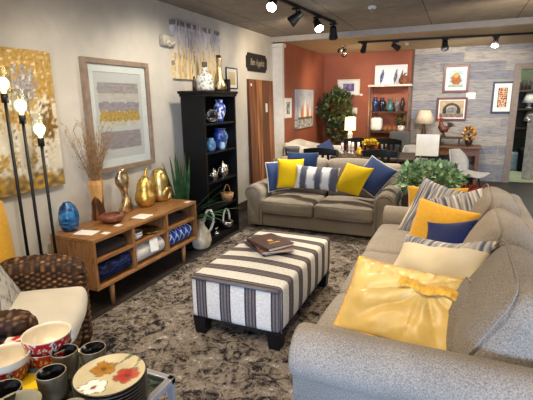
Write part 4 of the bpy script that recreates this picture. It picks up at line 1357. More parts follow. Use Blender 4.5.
# floral plates
def plate_prof(r): return [(0, 0), (r * .6, 0), (r * .64, .003), (r * .97, .0105), (r, .0125), (r * .985, .0145), (r * .95, .0145), (r * .66, .0075), (r * .62, .0065), (r * .3, .0062), (0, .006)]
ORD = ['lowest', 'second from the bottom', 'third from the bottom', 'fourth from the bottom', 'fourth from the top under the floral one', 'third from the top under the floral one', 'second from the top under the floral one', 'directly beneath the floral one']
PG = 'plates stacked on the glass table'
px_, py_ = -1.03, .965
for i in range(9):
    top = i == 8
    bm = NB(); lathe(bm, plate_prof(.122), 48 if not top else 72)
    if top:
        bmesh.ops.subdivide_edges(bm, edges=[e for e in bm.edges], cuts=3, use_grid_fill=True)
        o = obj('dinner_plate', bm, M_pg, smooth=True)
        def fl_(p):
            x, y = p.x, p.y
            rr = math.hypot(x, y)
            if rr > .1175 or p.z < .004: return (40, 34, 30)
            c = mixc((206, 194, 160), (186, 172, 134), .5 + .8 * fbm(x, y, 12, 3))
            for (cx, cy, rad, a_, b_, ctr) in ((-.035, .035, .042, (130, 80, 18), (176, 122, 36), (96, 70, 30)), (.058, -.002, .044, (146, 34, 26), (176, 70, 52), (110, 56, 40)), (-.032, -.066, .044, (222, 216, 200), (244, 240, 230), (120, 90, 76))):
                dx, dy = x - cx, y - cy
                d = math.hypot(dx, dy); a = math.atan2(dy, dx)
                rl = rad * (.72 + .28 * abs(math.cos(2.5 * a + cx * 60)))
                if d < rl: c = ctr if d < .009 else mixc(a_, b_, .3 + .7 * d / rad + .5 * nz(x, y, 60, 2))
                elif d < rl + .004: c = mixc(c, (84, 66, 46), .7)
            for (x0, y0, x1, y1) in ((-.01, .05, .05, .115), (.07, .03, .085, .1)):
                tt = max(0, min(1, ((x - x0) * (x1 - x0) + (y - y0) * (y1 - y0)) / ((x1 - x0) ** 2 + (y1 - y0) ** 2)))
                if math.hypot(x - x0 - tt * (x1 - x0), y - y0 - tt * (y1 - y0)) < .0035 + .006 * tt * (tt > .6): c = (112, 112, 84)
            return c
        paint(o, fl_)
        tag(o, 'cream dinner plate painted with three flowers, topmost of its stack', 'plate', PG)
        o.rotation_euler = (0, 0, R(24))
    else:
        o = tag(obj('dinner_plate', bm, plain('dark ribbed plate edge', (50, 42, 36), .5, var=.4, vs=120), smooth=True), 'dark-rimmed plate, ' + ORD[i] + ' in the stack of plates', 'plate', PG)
    o.location = (px_, py_, tz + .0005 + i * .0125)
def cup(label, x, y, r, h, m_out, m_in, cat='cup', name='cup', handle=None, grp='tableware on the glass table'):
    t = thing(name, label, cat, (x, y, tz + .0005), 0, grp)
    bm = NB(); lathe(bm, [(0, 0), (r * .72, 0), (r * .78, .006), (r * .92, h * .4), (r, h * .97), (r * .985, h)], 30); obj('body', bm, m_out, t, smooth=True)
    bm = NB(); lathe(bm, [(r * .985, h), (r * .93, h * .985), (r * .86, h * .4), (r * .7, .012), (0, .011)], 30); obj('glaze', bm, m_in, t, smooth=True)
    bm = NB(); lathe(bm, [(r * .93, h * .985), (r * .965, h * 1.008), (r * 1.003, h * .985)], 30); obj('rim', bm, plain('bare stoneware rim', (150, 134, 110), .4), t, smooth=True)
    return t
cup('olive stoneware cup with black inside, nearest to the red patterned bowl', -1.305, 1.015, .048, .105, M_olive_cer, M_blackglaze)
cup('olive stoneware cup with black inside, standing between the floral plate stack and the wicker chair', -1.245, 1.095, .048, .085, M_olive_cer, M_blackglaze)
cup('olive stoneware cup with black inside, left of the plate stack near the picture bottom', -1.246, .905, .050, .10, M_olive_cer, M_blackglaze)
cup('dark cup with black inside at the left picture edge below the red bowl', -1.335, .79, .056, .085, M_blackglaze, M_blackglaze)
cup('grey green bowl with a pale inside at the picture bottom', -1.225, .76, .070, .085, M_olive_cer, plain('grey green glaze', (156, 154, 132), .25, var=.08, coat=.4), 'bowl', 'bowl')
cup('small olive cup with pale inside at the picture bottom next to the plates', -1.02, .79, .046, .11, M_olive_cer, plain('grey green glaze', (150, 148, 126), .25), 'cup', 'cup')
def redpat(p):
    a = math.atan2(p.y, p.x)
    k = noise.noise(Vector((math.cos(a) * 7, math.sin(a) * 7, p.z * 60)))
    if p.z > .086: return (214, 200, 180)
    c = (166, 24, 30) if k > -.15 else ((222, 208, 190) if k > -.38 else (54, 44, 70))
    return c
def red_bowl(label, x, y, z, r, h):
    t = thing('bowl', label, 'bowl', (x, y, z), 0, 'red patterned bowls on the glass table')
    bm = NB(); lathe(bm, bowl_prof(r, h)[:11], 44)
    bmesh.ops.subdivide_edges(bm, edges=[e for e in bm.edges], cuts=2, use_grid_fill=True)
    o = obj('outside', bm, M_pg, t, smooth=True); paint(o, redpat)
    bm = NB(); q = bowl_prof(r, h)[10:]; lathe(bm, [(r, h)] + q, 44); obj('glaze', bm, plain('ivory glaze', (226, 214, 188), .3, var=.04, coat=.4), t, smooth=True)
red_bowl('red patterned bowl with ivory inside, lower of the pair nested by the wicker chair', -1.425, 1.04, tz + .0005, .088, .085)
red_bowl('red patterned bowl with ivory inside, upper of the pair nested by the wicker chair', -1.425, 1.04, tz + .052, .09, .088)
red_bowl('red patterned bowl with ivory inside at the left picture edge', -1.475, .895, tz + .0005, .088, .115)
for i in range(3):
    bm = NB(); softbox(bm, (0, 0, .006), (.2, .2, .012), .005, 24, nz=.002, seed=i, k=2)
    o = tag(obj('napkin', bm, M_pw, smooth=True), ('lowest', 'middle', 'topmost')[i] + ' folded red and white napkin of the pile beside the red bowls', 'napkin', 'napkins on the glass table')
    paint(o, lambda p: (176, 34, 34) if noise.noise(p * 26) > -.1 else (224, 212, 196)); o.location = (-1.58, 1.045, tz + .0005 + i * .0125); o.rotation_euler = (0, 0, .3 + .15 * i)
bm = NB(); softbox(bm, (0, 0, .008), (.12, .1, .016), .006, 8, nz=.004)
o = tag(obj('napkin', bm, M_yellow, smooth=True), 'small folded yellow cloth between the red bowls and the dark cups', 'napkin'); o.location = (-1.375, .925, tz + .0005); o.rotation_euler = (0, 0, .5)

# ------------------------------------------------------------------ leafy plant on its dark stand between the sofas
ST = thing('plant_stand', 'small dark square table under the leafy plant between the sofas', 'table', (-.22, 4.95, 0))
bm = NB(); addb(bm, -.42, -.02, 4.76, 5.16, .47, .50, .004); wobj('top', bm, M_espresso, ST)
for x in (-.40, -.04):
    for y in (4.78, 5.14):
        bm = NB(); addb(bm, x - .02, x + .02, y - .02, y + .02, .016, .47); wobj('leg', bm, M_espresso, ST)
bm = NB(); addb(bm, -.40, -.04, 4.78, 5.14, .16, .18); wobj('shelf', bm, M_espresso, ST)
def leaf_cloud(bm, c, s, n, sz, seed, shape=lambda d: 1.0):
    r_ = random.Random(seed)
    for i in range(n):
        d = Vector((r_.gauss(0, 1), r_.gauss(0, 1), r_.gauss(0, 1))).normalized()
        k = r_.uniform(.45, 1.0) ** .5 * shape(d)
        k *= 1 + .25 * noise.noise(d * 2.5 + Vector((seed, 0, 0)))
        p = Vector((c[0] + d.x * s[0] * k, c[1] + d.y * s[1] * k, c[2] + d.z * s[2] * k))
        out = (d + Vector((r_.uniform(-.7, .7), r_.uniform(-.7, .7), r_.uniform(-.5, .7)))).normalized()
        side = out.cross(Vector((r_.uniform(-1, 1), r_.uniform(-1, 1), 1))).normalized()
        up = side.cross(out)
        L = sz * r_.uniform(.7, 1.3); W = L * .42
        a = bm.verts.new(p); b = bm.verts.new(p + out * L * .5 + side * W + up * .1 * L); cc = bm.verts.new(p + out * L); e_ = bm.verts.new(p + out * L * .5 - side * W + up * .1 * L)
        m_ = bm.verts.new(p + out * L * .5 - up * .06 * L)
        bm.faces.new((a, b, m_)); bm.faces.new((b, cc, m_)); bm.faces.new((cc, e_, m_)); bm.faces.new((e_, a, m_))
bu = thing('potted_plant', 'bushy grey-green eucalyptus plant between the two sofas', 'plant', (-.22, 4.95, .5))
bm = NB(); lathe(bm, [(0, .001), (.08, .001), (.11, .1), (.115, .13), (.1, .13), (0, .11)], 20); obj('pot', bm, M_matte_black, bu, smooth=True)
bm = NB(); leaf_cloud(bm, (-.02, 0, .23), (.31, .27, .18), 950, .07, 3); obj('foliage', bm, M_leaf2, bu)

# white display card on its stand
wc = thing('display_card', 'blank white square card on a thin black stand behind the leafy plant', 'sign', (-.40, 6.8, 0))
bm = NB(); addb(bm, -.16, .16, -.008, .008, .765, 1.085, .001); obj('card', bm, M_paper, wc)
bm = NB(); addb(bm, -.13, .13, -.04, .04, .735, .764, .003); cyl(bm, (0, 0, .02), (0, 0, .74), .014); lathe(bm, [(0, .001), (.14, .001), (.14, .014), (0, .02)], 24); obj('stand', bm, M_matte_black, wc)

# ------------------------------------------------------------------ dining table group behind the taupe sofa
DT = thing('dining_table', 'dark dining table with candlesticks behind the taupe sofa', 'table', (-1.25, 6.85, 0))
bm = NB(); addb(bm, -1.78, -.55, 6.42, 7.3, .71, .75, .006); wobj('top', bm, M_dark_in, DT)
for x in (-1.70, -.63):
    for y in (6.5, 7.22):
        bm = NB(); addb(bm, x - .035, x + .035, y - .035, y + .035, .002, .71); wobj('leg', bm, M_dark_in, DT)
for y in (6.52, 7.18):
    bm = NB(); addb(bm, -1.66, -.67, y, y + .025, .62, .7099); wobj('apron', bm, M_dark_in, DT)
def dining_chair(label, loc, rz):
    t = thing('dining_chair', label, 'chair', loc, rz, 'black slat-back dining chairs')
    bm = NB(); softbox(bm, (0, 0, .455), (.46, .44, .04), .015, 6); obj('seat', bm, M_black, t, smooth=True)
    # local: back at -y
    def crest(z0, z1):
        bm = NB()
        n = 12
        ring = []
        for i in range(n + 1):
            x = -.26 + .52 * i / n
            u = x / .26
            y = -.24 + .04 * u * u
            zt = z1 + .03 * (1 - u * u) - .01
            ring.append([bm.verts.new((x, y - .012, z0)), bm.verts.new((x, y + .012, z0)), bm.verts.new((x, y + .012, zt)), bm.verts.new((x, y - .012, zt))])
        for a, b in zip(ring[:-1], ring[1:]):
            for k in range(4): bm.faces.new((a[k], a[(k + 1) % 4], b[(k + 1) % 4], b[k]))
        bm.faces.new(ring[0]); bm.faces.new(ring[-1][::-1])
        return bm
    obj('crest_rail', crest(.83, .915), M_black, t)
    obj('lower_rail', crest(.60, .63), M_black, t)
    for x in (-.12, -.04, .04, .12):
        bm = NB(); addb(bm, x - .018, x + .018, -.247, -.229, .632, .84); obj('slat', bm, M_black, t)
    for sx in (-1, 1):
        bm = NB(); tube(bm, [(sx * .21, -.20, .002), (sx * .215, -.20, .45), (sx * .235, -.215, .70), (sx * .245, -.21, .90)], .017, 8); obj('back_post', bm, M_black, t, smooth=True)
        bm = NB(); cyl(bm, (sx * .2, .18, .002), (sx * .19, .17, .44), .015, .02, 10); obj('leg', bm, M_black, t, smooth=True)
    return t
dining_chair('black slat-back dining chair just behind the navy pillow end of the taupe sofa', (-1.79, 6.16, 0), 0)
dining_chair('black slat-back dining chair behind the two tilted pillows on the taupe sofa', (-.95, 6.16, 0), 0)
dining_chair('black slat-back dining chair on the far side of the dining table before the glowing lamp', (-1.62, 7.5, 0), PI)
dining_chair('black slat-back dining chair on the far side of the dining table before the metal shelf', (-1.13, 7.5, 0), PI)
for i, (x, y, hh) in enumerate(((-1.70, 6.86, .17), (-1.60, 6.93, .19), (-1.53, 6.85, .185), (-1.45, 6.92, .18))):
    lab = ['the one nearest the ivory armchair', 'second from the ivory armchair', 'second from the yellow flowers', 'the one nearest the yellow flowers'][i]
    t = thing('candlestick', 'white pillar candlestick on the dining table, ' + lab, 'candlestick', (x, y, .7505), 0, 'white candlesticks')
    bm = NB(); lathe(bm, [(0, 0), (.03, 0), (.03, .008), (.012, .02), (.012, .05), (.028, .06), (.028, .066), (0, .066)], 16); obj('holder', bm, M_white_cer, t, smooth=True)
    bm = NB(); cyl(bm, (0, 0, .066), (0, 0, hh), .021, None, 16); obj('candle', bm, M_paper, t, smooth=True)
yf = thing('flower_bowl', 'pedestal bowl heaped with yellow flowers on the dining table', 'flowers', (-1.27, 6.95, .7505))
bm = NB(); lathe(bm, [(0, 0), (.05, 0), (.05, .01), (.015, .03), (.015, .09), (.09, .13), (.13, .17), (.125, .17), (0, .13)], 22); obj('bowl', bm, plain('brass bowl', (150, 110, 50), .3, .9), yf, smooth=True)
bm = NB(); leaf_cloud(bm, (0, 0, .175), (.11, .10, .03), 120, .045, 8); obj('flowers', bm, plain('yellow petals', (236, 182, 30), .6, var=.25), yf)
b = thing('pear_ornament', 'yellow gold pear ornament on the dining table beside the candlesticks', 'ornament', (-1.38, 6.66, .7505))
bm = NB(); lathe(bm, [(0, 0), (.03, 0), (.055, .03), (.058, .06), (.035, .10), (.02, .13), (0, .14)], 18); obj('body', bm, plain('yellow gold glaze', (214, 172, 40), .3, var=.2), b, smooth=True)
bm = NB(); tube(bm, [(0, 0, .138), (.006, 0, .16)], .004, 6); obj('stem', bm, M_bark, b)
# ivory armchair and blue pillow, pedestal and bucket
IA = thing('armchair', 'ivory upholstered armchair with rounded back before the orange wall', 'armchair', (-2.38, 7.2, 0))
bm = NB(); softbox(bm, (-2.31, 7.2, .25), (.84, .72, .36), .06, 8); wobj('base', bm, M_creamup, IA, True)
bm = NB(); softbox(bm, (-2.24, 7.22, .46), (.70, .54, .14), .05, 8, (0, 0, .02)); wobj('seat_cushion', bm, M_creamup, IA, True)
bm = NB(); softbox(bm, (-2.62, 7.2, .58), (.18, .76, .62), .085, 10, (.02, 0, .04)); wobj('backrest', bm, M_creamup, IA, True)
for y in (6.87, 7.53):
    bm = NB(); softbox(bm, (-2.28, y, .52), (.88, .14, .58), .068, 8)
    for v in bm.verts:
        if v.co.z > .5: v.co.z += .10 * max(0, (-2.20 - v.co.x)) / .5
    wobj('arm', bm, M_creamup, IA, True)
for x in (-2.66, -1.96):
    for y in (6.92, 7.48):
        bm = NB(); cyl(bm, (x, y, .002), (x, y, .075), .02, .025, 10); wobj('foot', bm, M_espresso, IA, True)
pillow('blue pillow leaning in the ivory armchair by the orange wall', (-2.08, 7.30, .74), .32, .32, .11, 50, 20, 20, M_blue, None, 41)
PT = thing('pedestal_table', 'slim round pedestal table under the grey tub behind the taupe sofa', 'table', (-2.34, 6.25, 0))
bm = NB(); lathe(bm, [(0, .74), (.15, .74), (.15, .762), (0, .762)], 24); obj('top', bm, M_espresso, PT, smooth=False)
bm = NB(); lathe(bm, [(0, .002), (.13, .002), (.13, .02), (.02, .05), (.02, .739), (0, .739)], 20); obj('stem', bm, M_espresso, PT, smooth=False)
bk = thing('tub', 'grey round tub behind the navy velvet pillow on the taupe sofa', 'tub', (-2.34, 6.25, .7625))
bm = NB(); lathe(bm, [(0, 0), (.10, 0), (.12, .11), (.128, .135), (.118, .135), (.1, .02), (0, .015)], 24); obj('body', bm, M_greyfab, bk, smooth=True)
# ficus
fc = thing('ficus_tree', 'dark green leafy ficus tree in the orange corner', 'plant', (-2.33, 8.85, 0))
bm = NB(); lathe(bm, [(0, .002), (.15, .002), (.19, .3), (.2, .34), (.18, .34), (0, .3)], 22); obj('pot', bm, M_espresso, fc, smooth=True)
bm = NB(); tube(bm, [(0, 0, .3), (.03, .01, .6), (-.02, 0, .9), (.01, 0, 1.2)], [.03, .025, .022, .015], 8); obj('trunk', bm, M_bark, fc, smooth=True)
bm = NB(); leaf_cloud(bm, (-.02, 0, 1.42), (.31, .3, .35), 800, .085, 5); leaf_cloud(bm, (.05, 0, 1.0), (.22, .22, .24), 330, .085, 6); leaf_cloud(bm, (.13, 0, 1.64), (.16, .16, .12), 140, .085, 9)
obj('foliage', bm, M_leaf, fc)
# lit table lamp on its own side table
LT = thing('side_table', 'dark side table under the glowing white-shaded lamp', 'table', (-1.9, 8.25, 0))
bm = NB(); addb(bm, -2.12, -1.68, 8.05, 8.45, .80, .83, .004); wobj('top', bm, M_espresso, LT)
for x in (-2.09, -1.71):
    for y in (8.08, 8.42):
        bm = NB(); addb(bm, x - .02, x + .02, y - .02, y + .02, .002, .80); wobj('leg', bm, M_espresso, LT)
TL = thing('table_lamp', 'glowing white drum-shade lamp against the orange wall', 'lamp', (-1.9, 8.25, .8305))
bm = NB(); lathe(bm, [(0, 0), (.05, 0), (.055, .02), (.045, .06), (.05, .12), (.03, .17), (.012, .18), (.012, .24), (0, .24)], 20); obj('base', bm, M_white_cer, TL, smooth=True)
bm = NB(); lathe(bm, [(.10, .20), (.105, .20), (.10, .44), (.095, .44), (.10, .20)], 28); obj('lamp_shade', bm, M_shade_lit, TL, smooth=True)
bm = NB(); sphere(bm, (0, 0, .28), (.025, .025, .035)); obj('bulb', bm, M_bulb, TL, smooth=True)
# ------------------------------------------------------------------ orange wall pictures
picture('small white-framed print on the orange side wall', 'y', 6.99, 7.30, 1.30, 1.645, OW + .001, .02, .02, M_white, .05, lambda p: (60, 70, 72) if noise.noise(p * 26) > 0 else (190, 196, 188), (24, 24), glassy=False)
def boats(p):
    x, y = p.x, p.y
    c = mixc((184, 190, 196), (146, 156, 172), .5 + .8 * fbm(x, y, 5, 1))
    if y < -.14: c = mixc((110, 116, 116), (206, 204, 196), .5 + 1.2 * nz(x, y * 2, 14, 3))
    for (sx, sw, hh, col) in ((-.32, .07, .22, (240, 232, 220)), (-.18, .10, .30, (206, 120, 72)), (-.02, .11, .36, (240, 234, 222)), (.14, .1, .28, (196, 104, 60)), (.28, .08, .24, (226, 218, 206)), (.38, .06, .2, (200, 150, 110))):
        u = (y + .16) / hh
        if 0 < u < 1 and abs(x - sx) < sw * (1 - u) * .8: c = mixc(c, col, .92)
        if -.2 < y < -.15 and abs(x - sx) < sw: c = mixc(c, (80, 66, 58), .8)
    return c
picture('sailing boats canvas on the orange side wall', 'y', 7.5, 8.48, 1.085, 1.80, OW + .001, .04, 0, None, 0, boats, (60, 50), name='canvas_art')
picture('white-framed print of a purple field on the orange back wall', 'x', -2.45, -1.97, 1.69, 2.02, BY - .001, .02, .03, M_white, (.09, .055), lambda p: mixc((92, 88, 138), (158, 142, 176), .5 + 1.2 * noise.noise(p * 14)), (24, 18), glassy=False)
for t_ in ((-1.935, BY - .001, 1.70, .05, .03),):
    bm = NB(); addb(bm, t_[0] - .03, t_[0] + .03, t_[1] - .004, t_[1], t_[2] - .02, t_[2] + .02); tag(obj('price_tag', bm, M_paper), 'tiny white tag beside the purple field print', 'tag')
def switch(label, loc, ax):
    e = thing('light_switch', label, 'switch', loc, PI / 2 if ax == 'y' else 0)
    bm = NB(); addb(bm, -.05, .05, -.007, 0, -.07, .07, .002); obj('plate', bm, M_white, e)
    bm = NB(); addb(bm, -.012, .012, -.013, -.0075, -.028, .028, .002); obj('rocker', bm, M_white_cer, e)
switch('white switch plate on the orange back wall above the glowing lamp', (-2.06, BY - .001, 1.36), 'x')
switch('white switch plate on the orange side wall between the boats canvas and ficus', (OW + .001, 8.83, 1.40), 'y')

# ------------------------------------------------------------------ metal shelf unit
E_ = thing('shelf_unit', 'tall bronze metal shelf unit with books and pots against the orange wall', 'shelves', (-1.31, 9.15, 0))
ex0, ex1, ey0, ey1 = -1.70, -.93, 9.0, 9.30
M_bz = plain('bronze tube', (112, 88, 74), .45, .5)
for x in (ex0, ex1):
    for y in (ey0, ey1):
        bm = NB(); addb(bm, x - .014, x + .014, y - .014, y + .014, .002, 1.845); wobj('post', bm, M_bz, E_)
for z in (.25, .60, .96, 1.36):
    bm = NB(); addb(bm, ex0 + .0145, ex1 - .0145, ey0 - .01, ey1 + .01, z - .025, z); wobj('shelf', bm, M_dark_in, E_)
bm = NB(); addb(bm, ex0 - .03, ex1 + .03, ey0 - .03, ey1 + .025, 1.8455, 1.885, .003); wobj('top', bm, plain('pale worn wood', (196, 186, 176), .6), E_)
EG = 'objects on the metal shelf unit'
for i, (x, hgt, w, c) in enumerate(((-1.60, .28, .07, (40, 64, 110)), (-1.46, .27, .07, (30, 36, 60)), (-1.17, .24, .05, (120, 124, 130)), (-1.06, .26, .05, (52, 40, 40)))):
    bm = NB(); lathe(bm, vase_p(w, hgt), 18)
    tag(obj('vase', bm, plain('vase glaze %d' % i, tuple(x * .75 for x in c), .25, var=.3, coat=.3), smooth=True), ('tall deep blue vase at the end of the upper metal shelf by the lamp', 'tall black blue vase second on the upper metal shelf', 'slim grey vase on the upper metal shelf', 'slim brown vase on the upper metal shelf nearest the plank wall')[i], 'vase', EG).location = (x, 9.14, 1.3605)
bm = NB(); lathe(bm, [(0, 0), (.06, 0), (.085, .06), (.06, .15), (.03, .18), (.045, .25), (.03, .25), (0, .2)], 18)
tag(obj('vase', bm, plain('teal glaze', (50, 90, 92), .25, var=.35, coat=.3), smooth=True), 'teal glazed vase in the middle of the upper metal shelf', 'vase', EG).location = (-1.31, 9.14, 1.3605)
bm = NB(); softbox(bm, (0, 0, .14), (.24, .18, .28), .07, 6)
tag(obj('ceramic_jar', bm, M_white_cer, smooth=True), 'big white ceramic jar on the middle metal shelf', 'jar', EG).location = (-1.56, 9.14, .9605)
pp = thing('potted_plant', 'small green plant in a white pot on the middle metal shelf', 'plant', (-1.06, 9.12, .9605), 0, EG)
bm = NB(); lathe(bm, [(0, 0), (.06, 0), (.08, .12), (.07, .12), (0, .1)], 18); obj('pot', bm, M_white_cer, pp, smooth=True)
bm = NB(); leaf_cloud(bm, (0, 0, .22), (.10, .10, .11), 130, .06, 12); obj('foliage', bm, M_leaf, pp)
for i in range(3):
    bm = NB(); lathe(bm, [(0, 0), (.035, 0), (.04, .05), (.03, .09), (.024, .09), (0, .07)], 14)
    tag(obj('candle_jar', bm, plain('amber glass', (130, 84, 44), .3), smooth=True), ('amber candle jar next to the white jar on the metal shelf', 'amber candle jar in the middle of the metal shelf', 'amber candle jar next to the potted plant on the metal shelf')[i], 'candle', EG).location = (-1.38 + i * .09, 9.1, .9605)
for i, (x, w, h, c) in enumerate(((-1.55, .08, .2, (176, 70, 44)), (-1.40, .07, .17, (200, 196, 186)), (-1.25, .06, .2, (120, 96, 80)))):
    bm = NB(); lathe(bm, vase_p(w, h), 16)
    tag(obj('vase', bm, plain('low vase glaze %d' % i, c, .35, var=.2), smooth=True), ('rust red vase', 'white vase', 'brown vase')[i] + ' on the low metal shelf behind the dining table', 'vase', EG).location = (x, 9.14, .6005)
def feathers(p):
    c = (226, 226, 228)
    for (fx, fh, fw, col) in ((-.17, .26, .045, (44, 62, 110)), (.10, .26, .04, (70, 74, 92)), (.215, .22, .03, (84, 88, 108))):
        yy = (p.y + .02) / (fh / 2)
        xx = p.x - fx - .02 * yy
        if abs(yy) < 1 and abs(xx) < fw * (1 - yy * yy) ** .6 * (.8 - .2 * yy): c = mixc(col, (150, 160, 184), .5 + 1.2 * noise.noise(p * 30))
        if abs(xx) < .005 and -1.35 < yy < 1: c = (80, 80, 96)
    return c
picture('white canvas of three blue feathers standing on the metal shelf unit', 'x', -1.65, -1.02, 1.8865, 2.27, 9.27, .03, 0, None, 0, feathers, (70, 40), name='canvas_art')
og = thing('wooden_ornament', 'carved brown pot ornament in front of the feather canvas', 'ornament', (-1.06, 9.12, 1.8855))
bm = NB(); lathe(bm, [(0, 0), (.07, 0), (.10, .05), (.09, .11), (.05, .14), (.06, .16), (.03, .165), (0, .18)], 18); obj('body', bm, plain('carved wood', (112, 70, 42), .7, var=.4, vs=30), og, smooth=True)
bm = NB(); tube(bm, [(.0, 0, .17), (.01, 0, .2), (.05, 0, .21)], [.02, .018, .006], 8); obj('knob', bm, plain('carved wood', (112, 70, 42)), og, smooth=True)

# ------------------------------------------------------------------ plank wall pictures
PW = BY - .013
def rooster_art(p):
    x, y = p.x, p.y
    c = mixc((150, 186, 206), (206, 216, 210), .5 + .8 * nz(x, y, 14, 2))
    if math.hypot(x / .09, (y + .02) / .10) < 1 + .3 * nz(x, y, 30, 1): c = mixc((196, 112, 50), (120, 84, 70), .5 + 1.4 * nz(x, y, 40, 3))
    if math.hypot(x / .05, (y - .07) / .05) < 1: c = mixc((206, 130, 60), (230, 190, 120), .5 + nz(x, y, 50, 5))
    if y < -.11: c = mixc((110, 150, 150), (190, 190, 170), .5 + nz(x, y, 30, 6))
    return c
picture('brown-framed colourful bird painting, upper of the pair on the plank wall', 'x', -.345, .115, 1.705, 2.225, PW, .03, .045, M_frame_dk, .055, rooster_art, (36, 40), glassy=False)
def arch_art(p):
    x, y = p.x, p.y
    c = mixc((196, 180, 150), (166, 146, 116), .5 + .8 * nz(x, y, 14, 2))
    d = math.hypot(x / .16, (y + .06) / .17)
    if .78 < d < 1.05 and y > -.08: c = (70, 62, 62)
    if d < .6 and y > -.08: c = mixc((150, 150, 156), (96, 96, 100), .5 + nz(x, y, 30, 3))
    if abs(abs(x) - .12) < .03 and -.09 < y < .03: c = (58, 50, 48)
    if y < -.09: c = mixc((96, 84, 78), (150, 136, 120), .5 + nz(x, y, 30, 9))
    return c
picture('mahogany-framed dark arch drawing, lower of the pair on the plank wall', 'x', -.43, .125, 1.17, 1.615, PW, .03, .04, M_frame_dk, .02, arch_art, (44, 36), glassy=False)
def floral(p):
    x, y = p.x, p.y
    if abs(x) > .062 or abs(y) > .175: return (58, 48, 46)
    k = noise.noise(Vector((x * 26, y * 26, 2)))
    return (176, 66, 66) if k > .2 else ((96, 70, 62) if k < -.25 else (208, 180, 140))
picture('navy-framed tall floral panel with white mat on the plank wall', 'x', .53, .885, 1.31, 1.89, PW, .03, .035, M_navyframe, (.065, .075), floral, (30, 50), glassy=False)
bm = NB(); addb(bm, .09, .25, PW - .006, PW, 1.585, 1.70); tag(obj('price_tag', bm, M_paper), 'white card on the plank wall beside the bird painting', 'tag')

# ------------------------------------------------------------------ wooden desk with lamp and rooster
D = thing('desk', 'warm brown wooden desk against the plank wall', 'desk', (-.25, 9.02, 0))
M_desk = wood('warm desk wood', [(66, 42, 24), (112, 74, 44), (88, 56, 32)], (1, 3, 3), .45)
bm = NB(); addb(bm, -.92, .42, 8.78, 9.27, .675, .71, .004); wobj('top', bm, M_desk, D)
for x in (-.86, .36):
    for y in (8.83, 9.22):
        bm = NB(); addb(bm, x - .03, x + .03, y - .03, y + .03, .002, .675); wobj('leg', bm, M_desk, D)
bm = NB(); addb(bm, -.83, .33, 8.82, 8.84, .55, .675); wobj('drawer_front', bm, M_desk, D)
bm = NB(); addb(bm, -.85, .35, 8.86, 9.2, .2, .22); wobj('shelf', bm, M_desk, D)
L2 = thing('table_lamp', 'beige cone-shade lamp with turned dark base on the wooden desk', 'lamp', (-.62, 9.05, .7105))
bm = NB(); lathe(bm, [(0, 0), (.08, 0), (.08, .02), (.03, .04), (.02, .10), (.045, .18), (.05, .26), (.02, .34), (.012, .42), (0, .42)], 20); obj('base', bm, plain('dark bronze', (78, 58, 44), .4, .4), L2, smooth=True)
bm = NB(); lathe(bm, [(.195, .42), (.2, .42), (.105, .665), (.10, .665), (.195, .42)], 30); obj('lamp_shade', bm, M_shade, L2, smooth=True)
bm = NB(); sphere(bm, (0, 0, .47), (.03, .03, .04)); obj('bulb', bm, emit('small warm bulb', (255, 214, 140), 4), L2, smooth=True)
TR = thing('riser_tray', 'dark wooden riser tray under the rooster figurine on the desk', 'tray', (-.14, 8.97, .7105))
bm = NB(); softbox(bm, (0, 0, .155), (.46, .26, .03), .012, 4); obj('top', bm, M_dark_in, TR, smooth=True)
for x in (-.17, .17):
    bm = NB(); addb(bm, x - .015, x + .015, -.09, .09, 0, .14); obj('leg', bm, M_dark_in, TR)
RO = thing('rooster_figurine', 'red-brown rooster figurine standing on the dark riser tray', 'figurine', (-.25, 8.95, .8815))
M_ro = plain('rust glazed feathers', (84, 36, 22), .5, var=.45, vs=26)
bm = NB(); lathe(bm, [(0, 0), (.05, 0), (.05, .02), (.02, .03), (.016, .09), (0, .09)], 14); obj('foot', bm, M_dark_in, RO, smooth=True)
bm = NB(); tube(bm, [(.09, 0, .19), (.04, 0, .145), (-.02, 0, .14), (-.055, 0, .19), (-.06, 0, .26), (-.065, 0, .31)], [.02, .062, .075, .06, .036, .026], 14); sphere(bm, (-.068, 0, .315), (.03, .026, .03), 12, 8); obj('body', bm, M_ro, RO, smooth=True)
bm = NB()
for k in range(6):
    a = R(20 + 18 * k); tube(bm, [(.08, 0, .18), (.08 + .07 * math.cos(a), .008 * (k - 2.5), .18 + .09 * math.sin(a)), (.08 + .13 * math.cos(a * .8), .012 * (k - 2.5), .17 + .09 * math.sin(a))], [.012, .013, .003], 6)
obj('tail', bm, plain('dark tail glaze', (52, 46, 34), .5, var=.3), RO, smooth=True)
bm = NB(); 
for k in range(4): sphere(bm, (-.09 + .02 * k, 0, .345 + .008 * math.sin(k * 2)), (.012, .006, .016), 8, 6)
sphere(bm, (-.09, 0, .285), (.01, .006, .018), 8, 6)
obj('comb', bm, plain('comb red', (176, 30, 24), .5), RO, smooth=True)
bm = NB(); tube(bm, [(-.092, 0, .312), (-.122, 0, .305)], [.009, .001], 8); obj('beak', bm, plain('beak yellow', (214, 160, 60), .5), RO, smooth=True)
FP = thing('flower_arrangement', 'dark vase of yellow dried flowers at the end of the wooden desk', 'flowers', (.20, 9.0, .7105))
bm = NB(); lathe(bm, vase_p(.07, .16), 18); obj('vase', bm, plain('dark brown glaze', (52, 34, 26), .3), FP, smooth=True)
bm = NB(); leaf_cloud(bm, (0, 0, .22), (.11, .1, .11), 150, .05, 15); obj('flowers', bm, plain('mustard dried petals', (176, 128, 52), .7, var=.5), FP)
bm = NB(); leaf_cloud(bm, (-.02, 0, .29), (.05, .05, .06), 40, .05, 16); obj('leaves', bm, plain('russet leaf', (104, 48, 30), .7, var=.4), FP)
bm = NB(); lathe(bm, [(0, 0), (.07, 0), (.11, .05), (.10, .05), (0, .02)], 20)
tag(obj('bowl', bm, M_matte_black, smooth=True), 'small black bowl on the desk between the lamp and the riser tray', 'bowl').location = (-.46, 8.9, .7105)

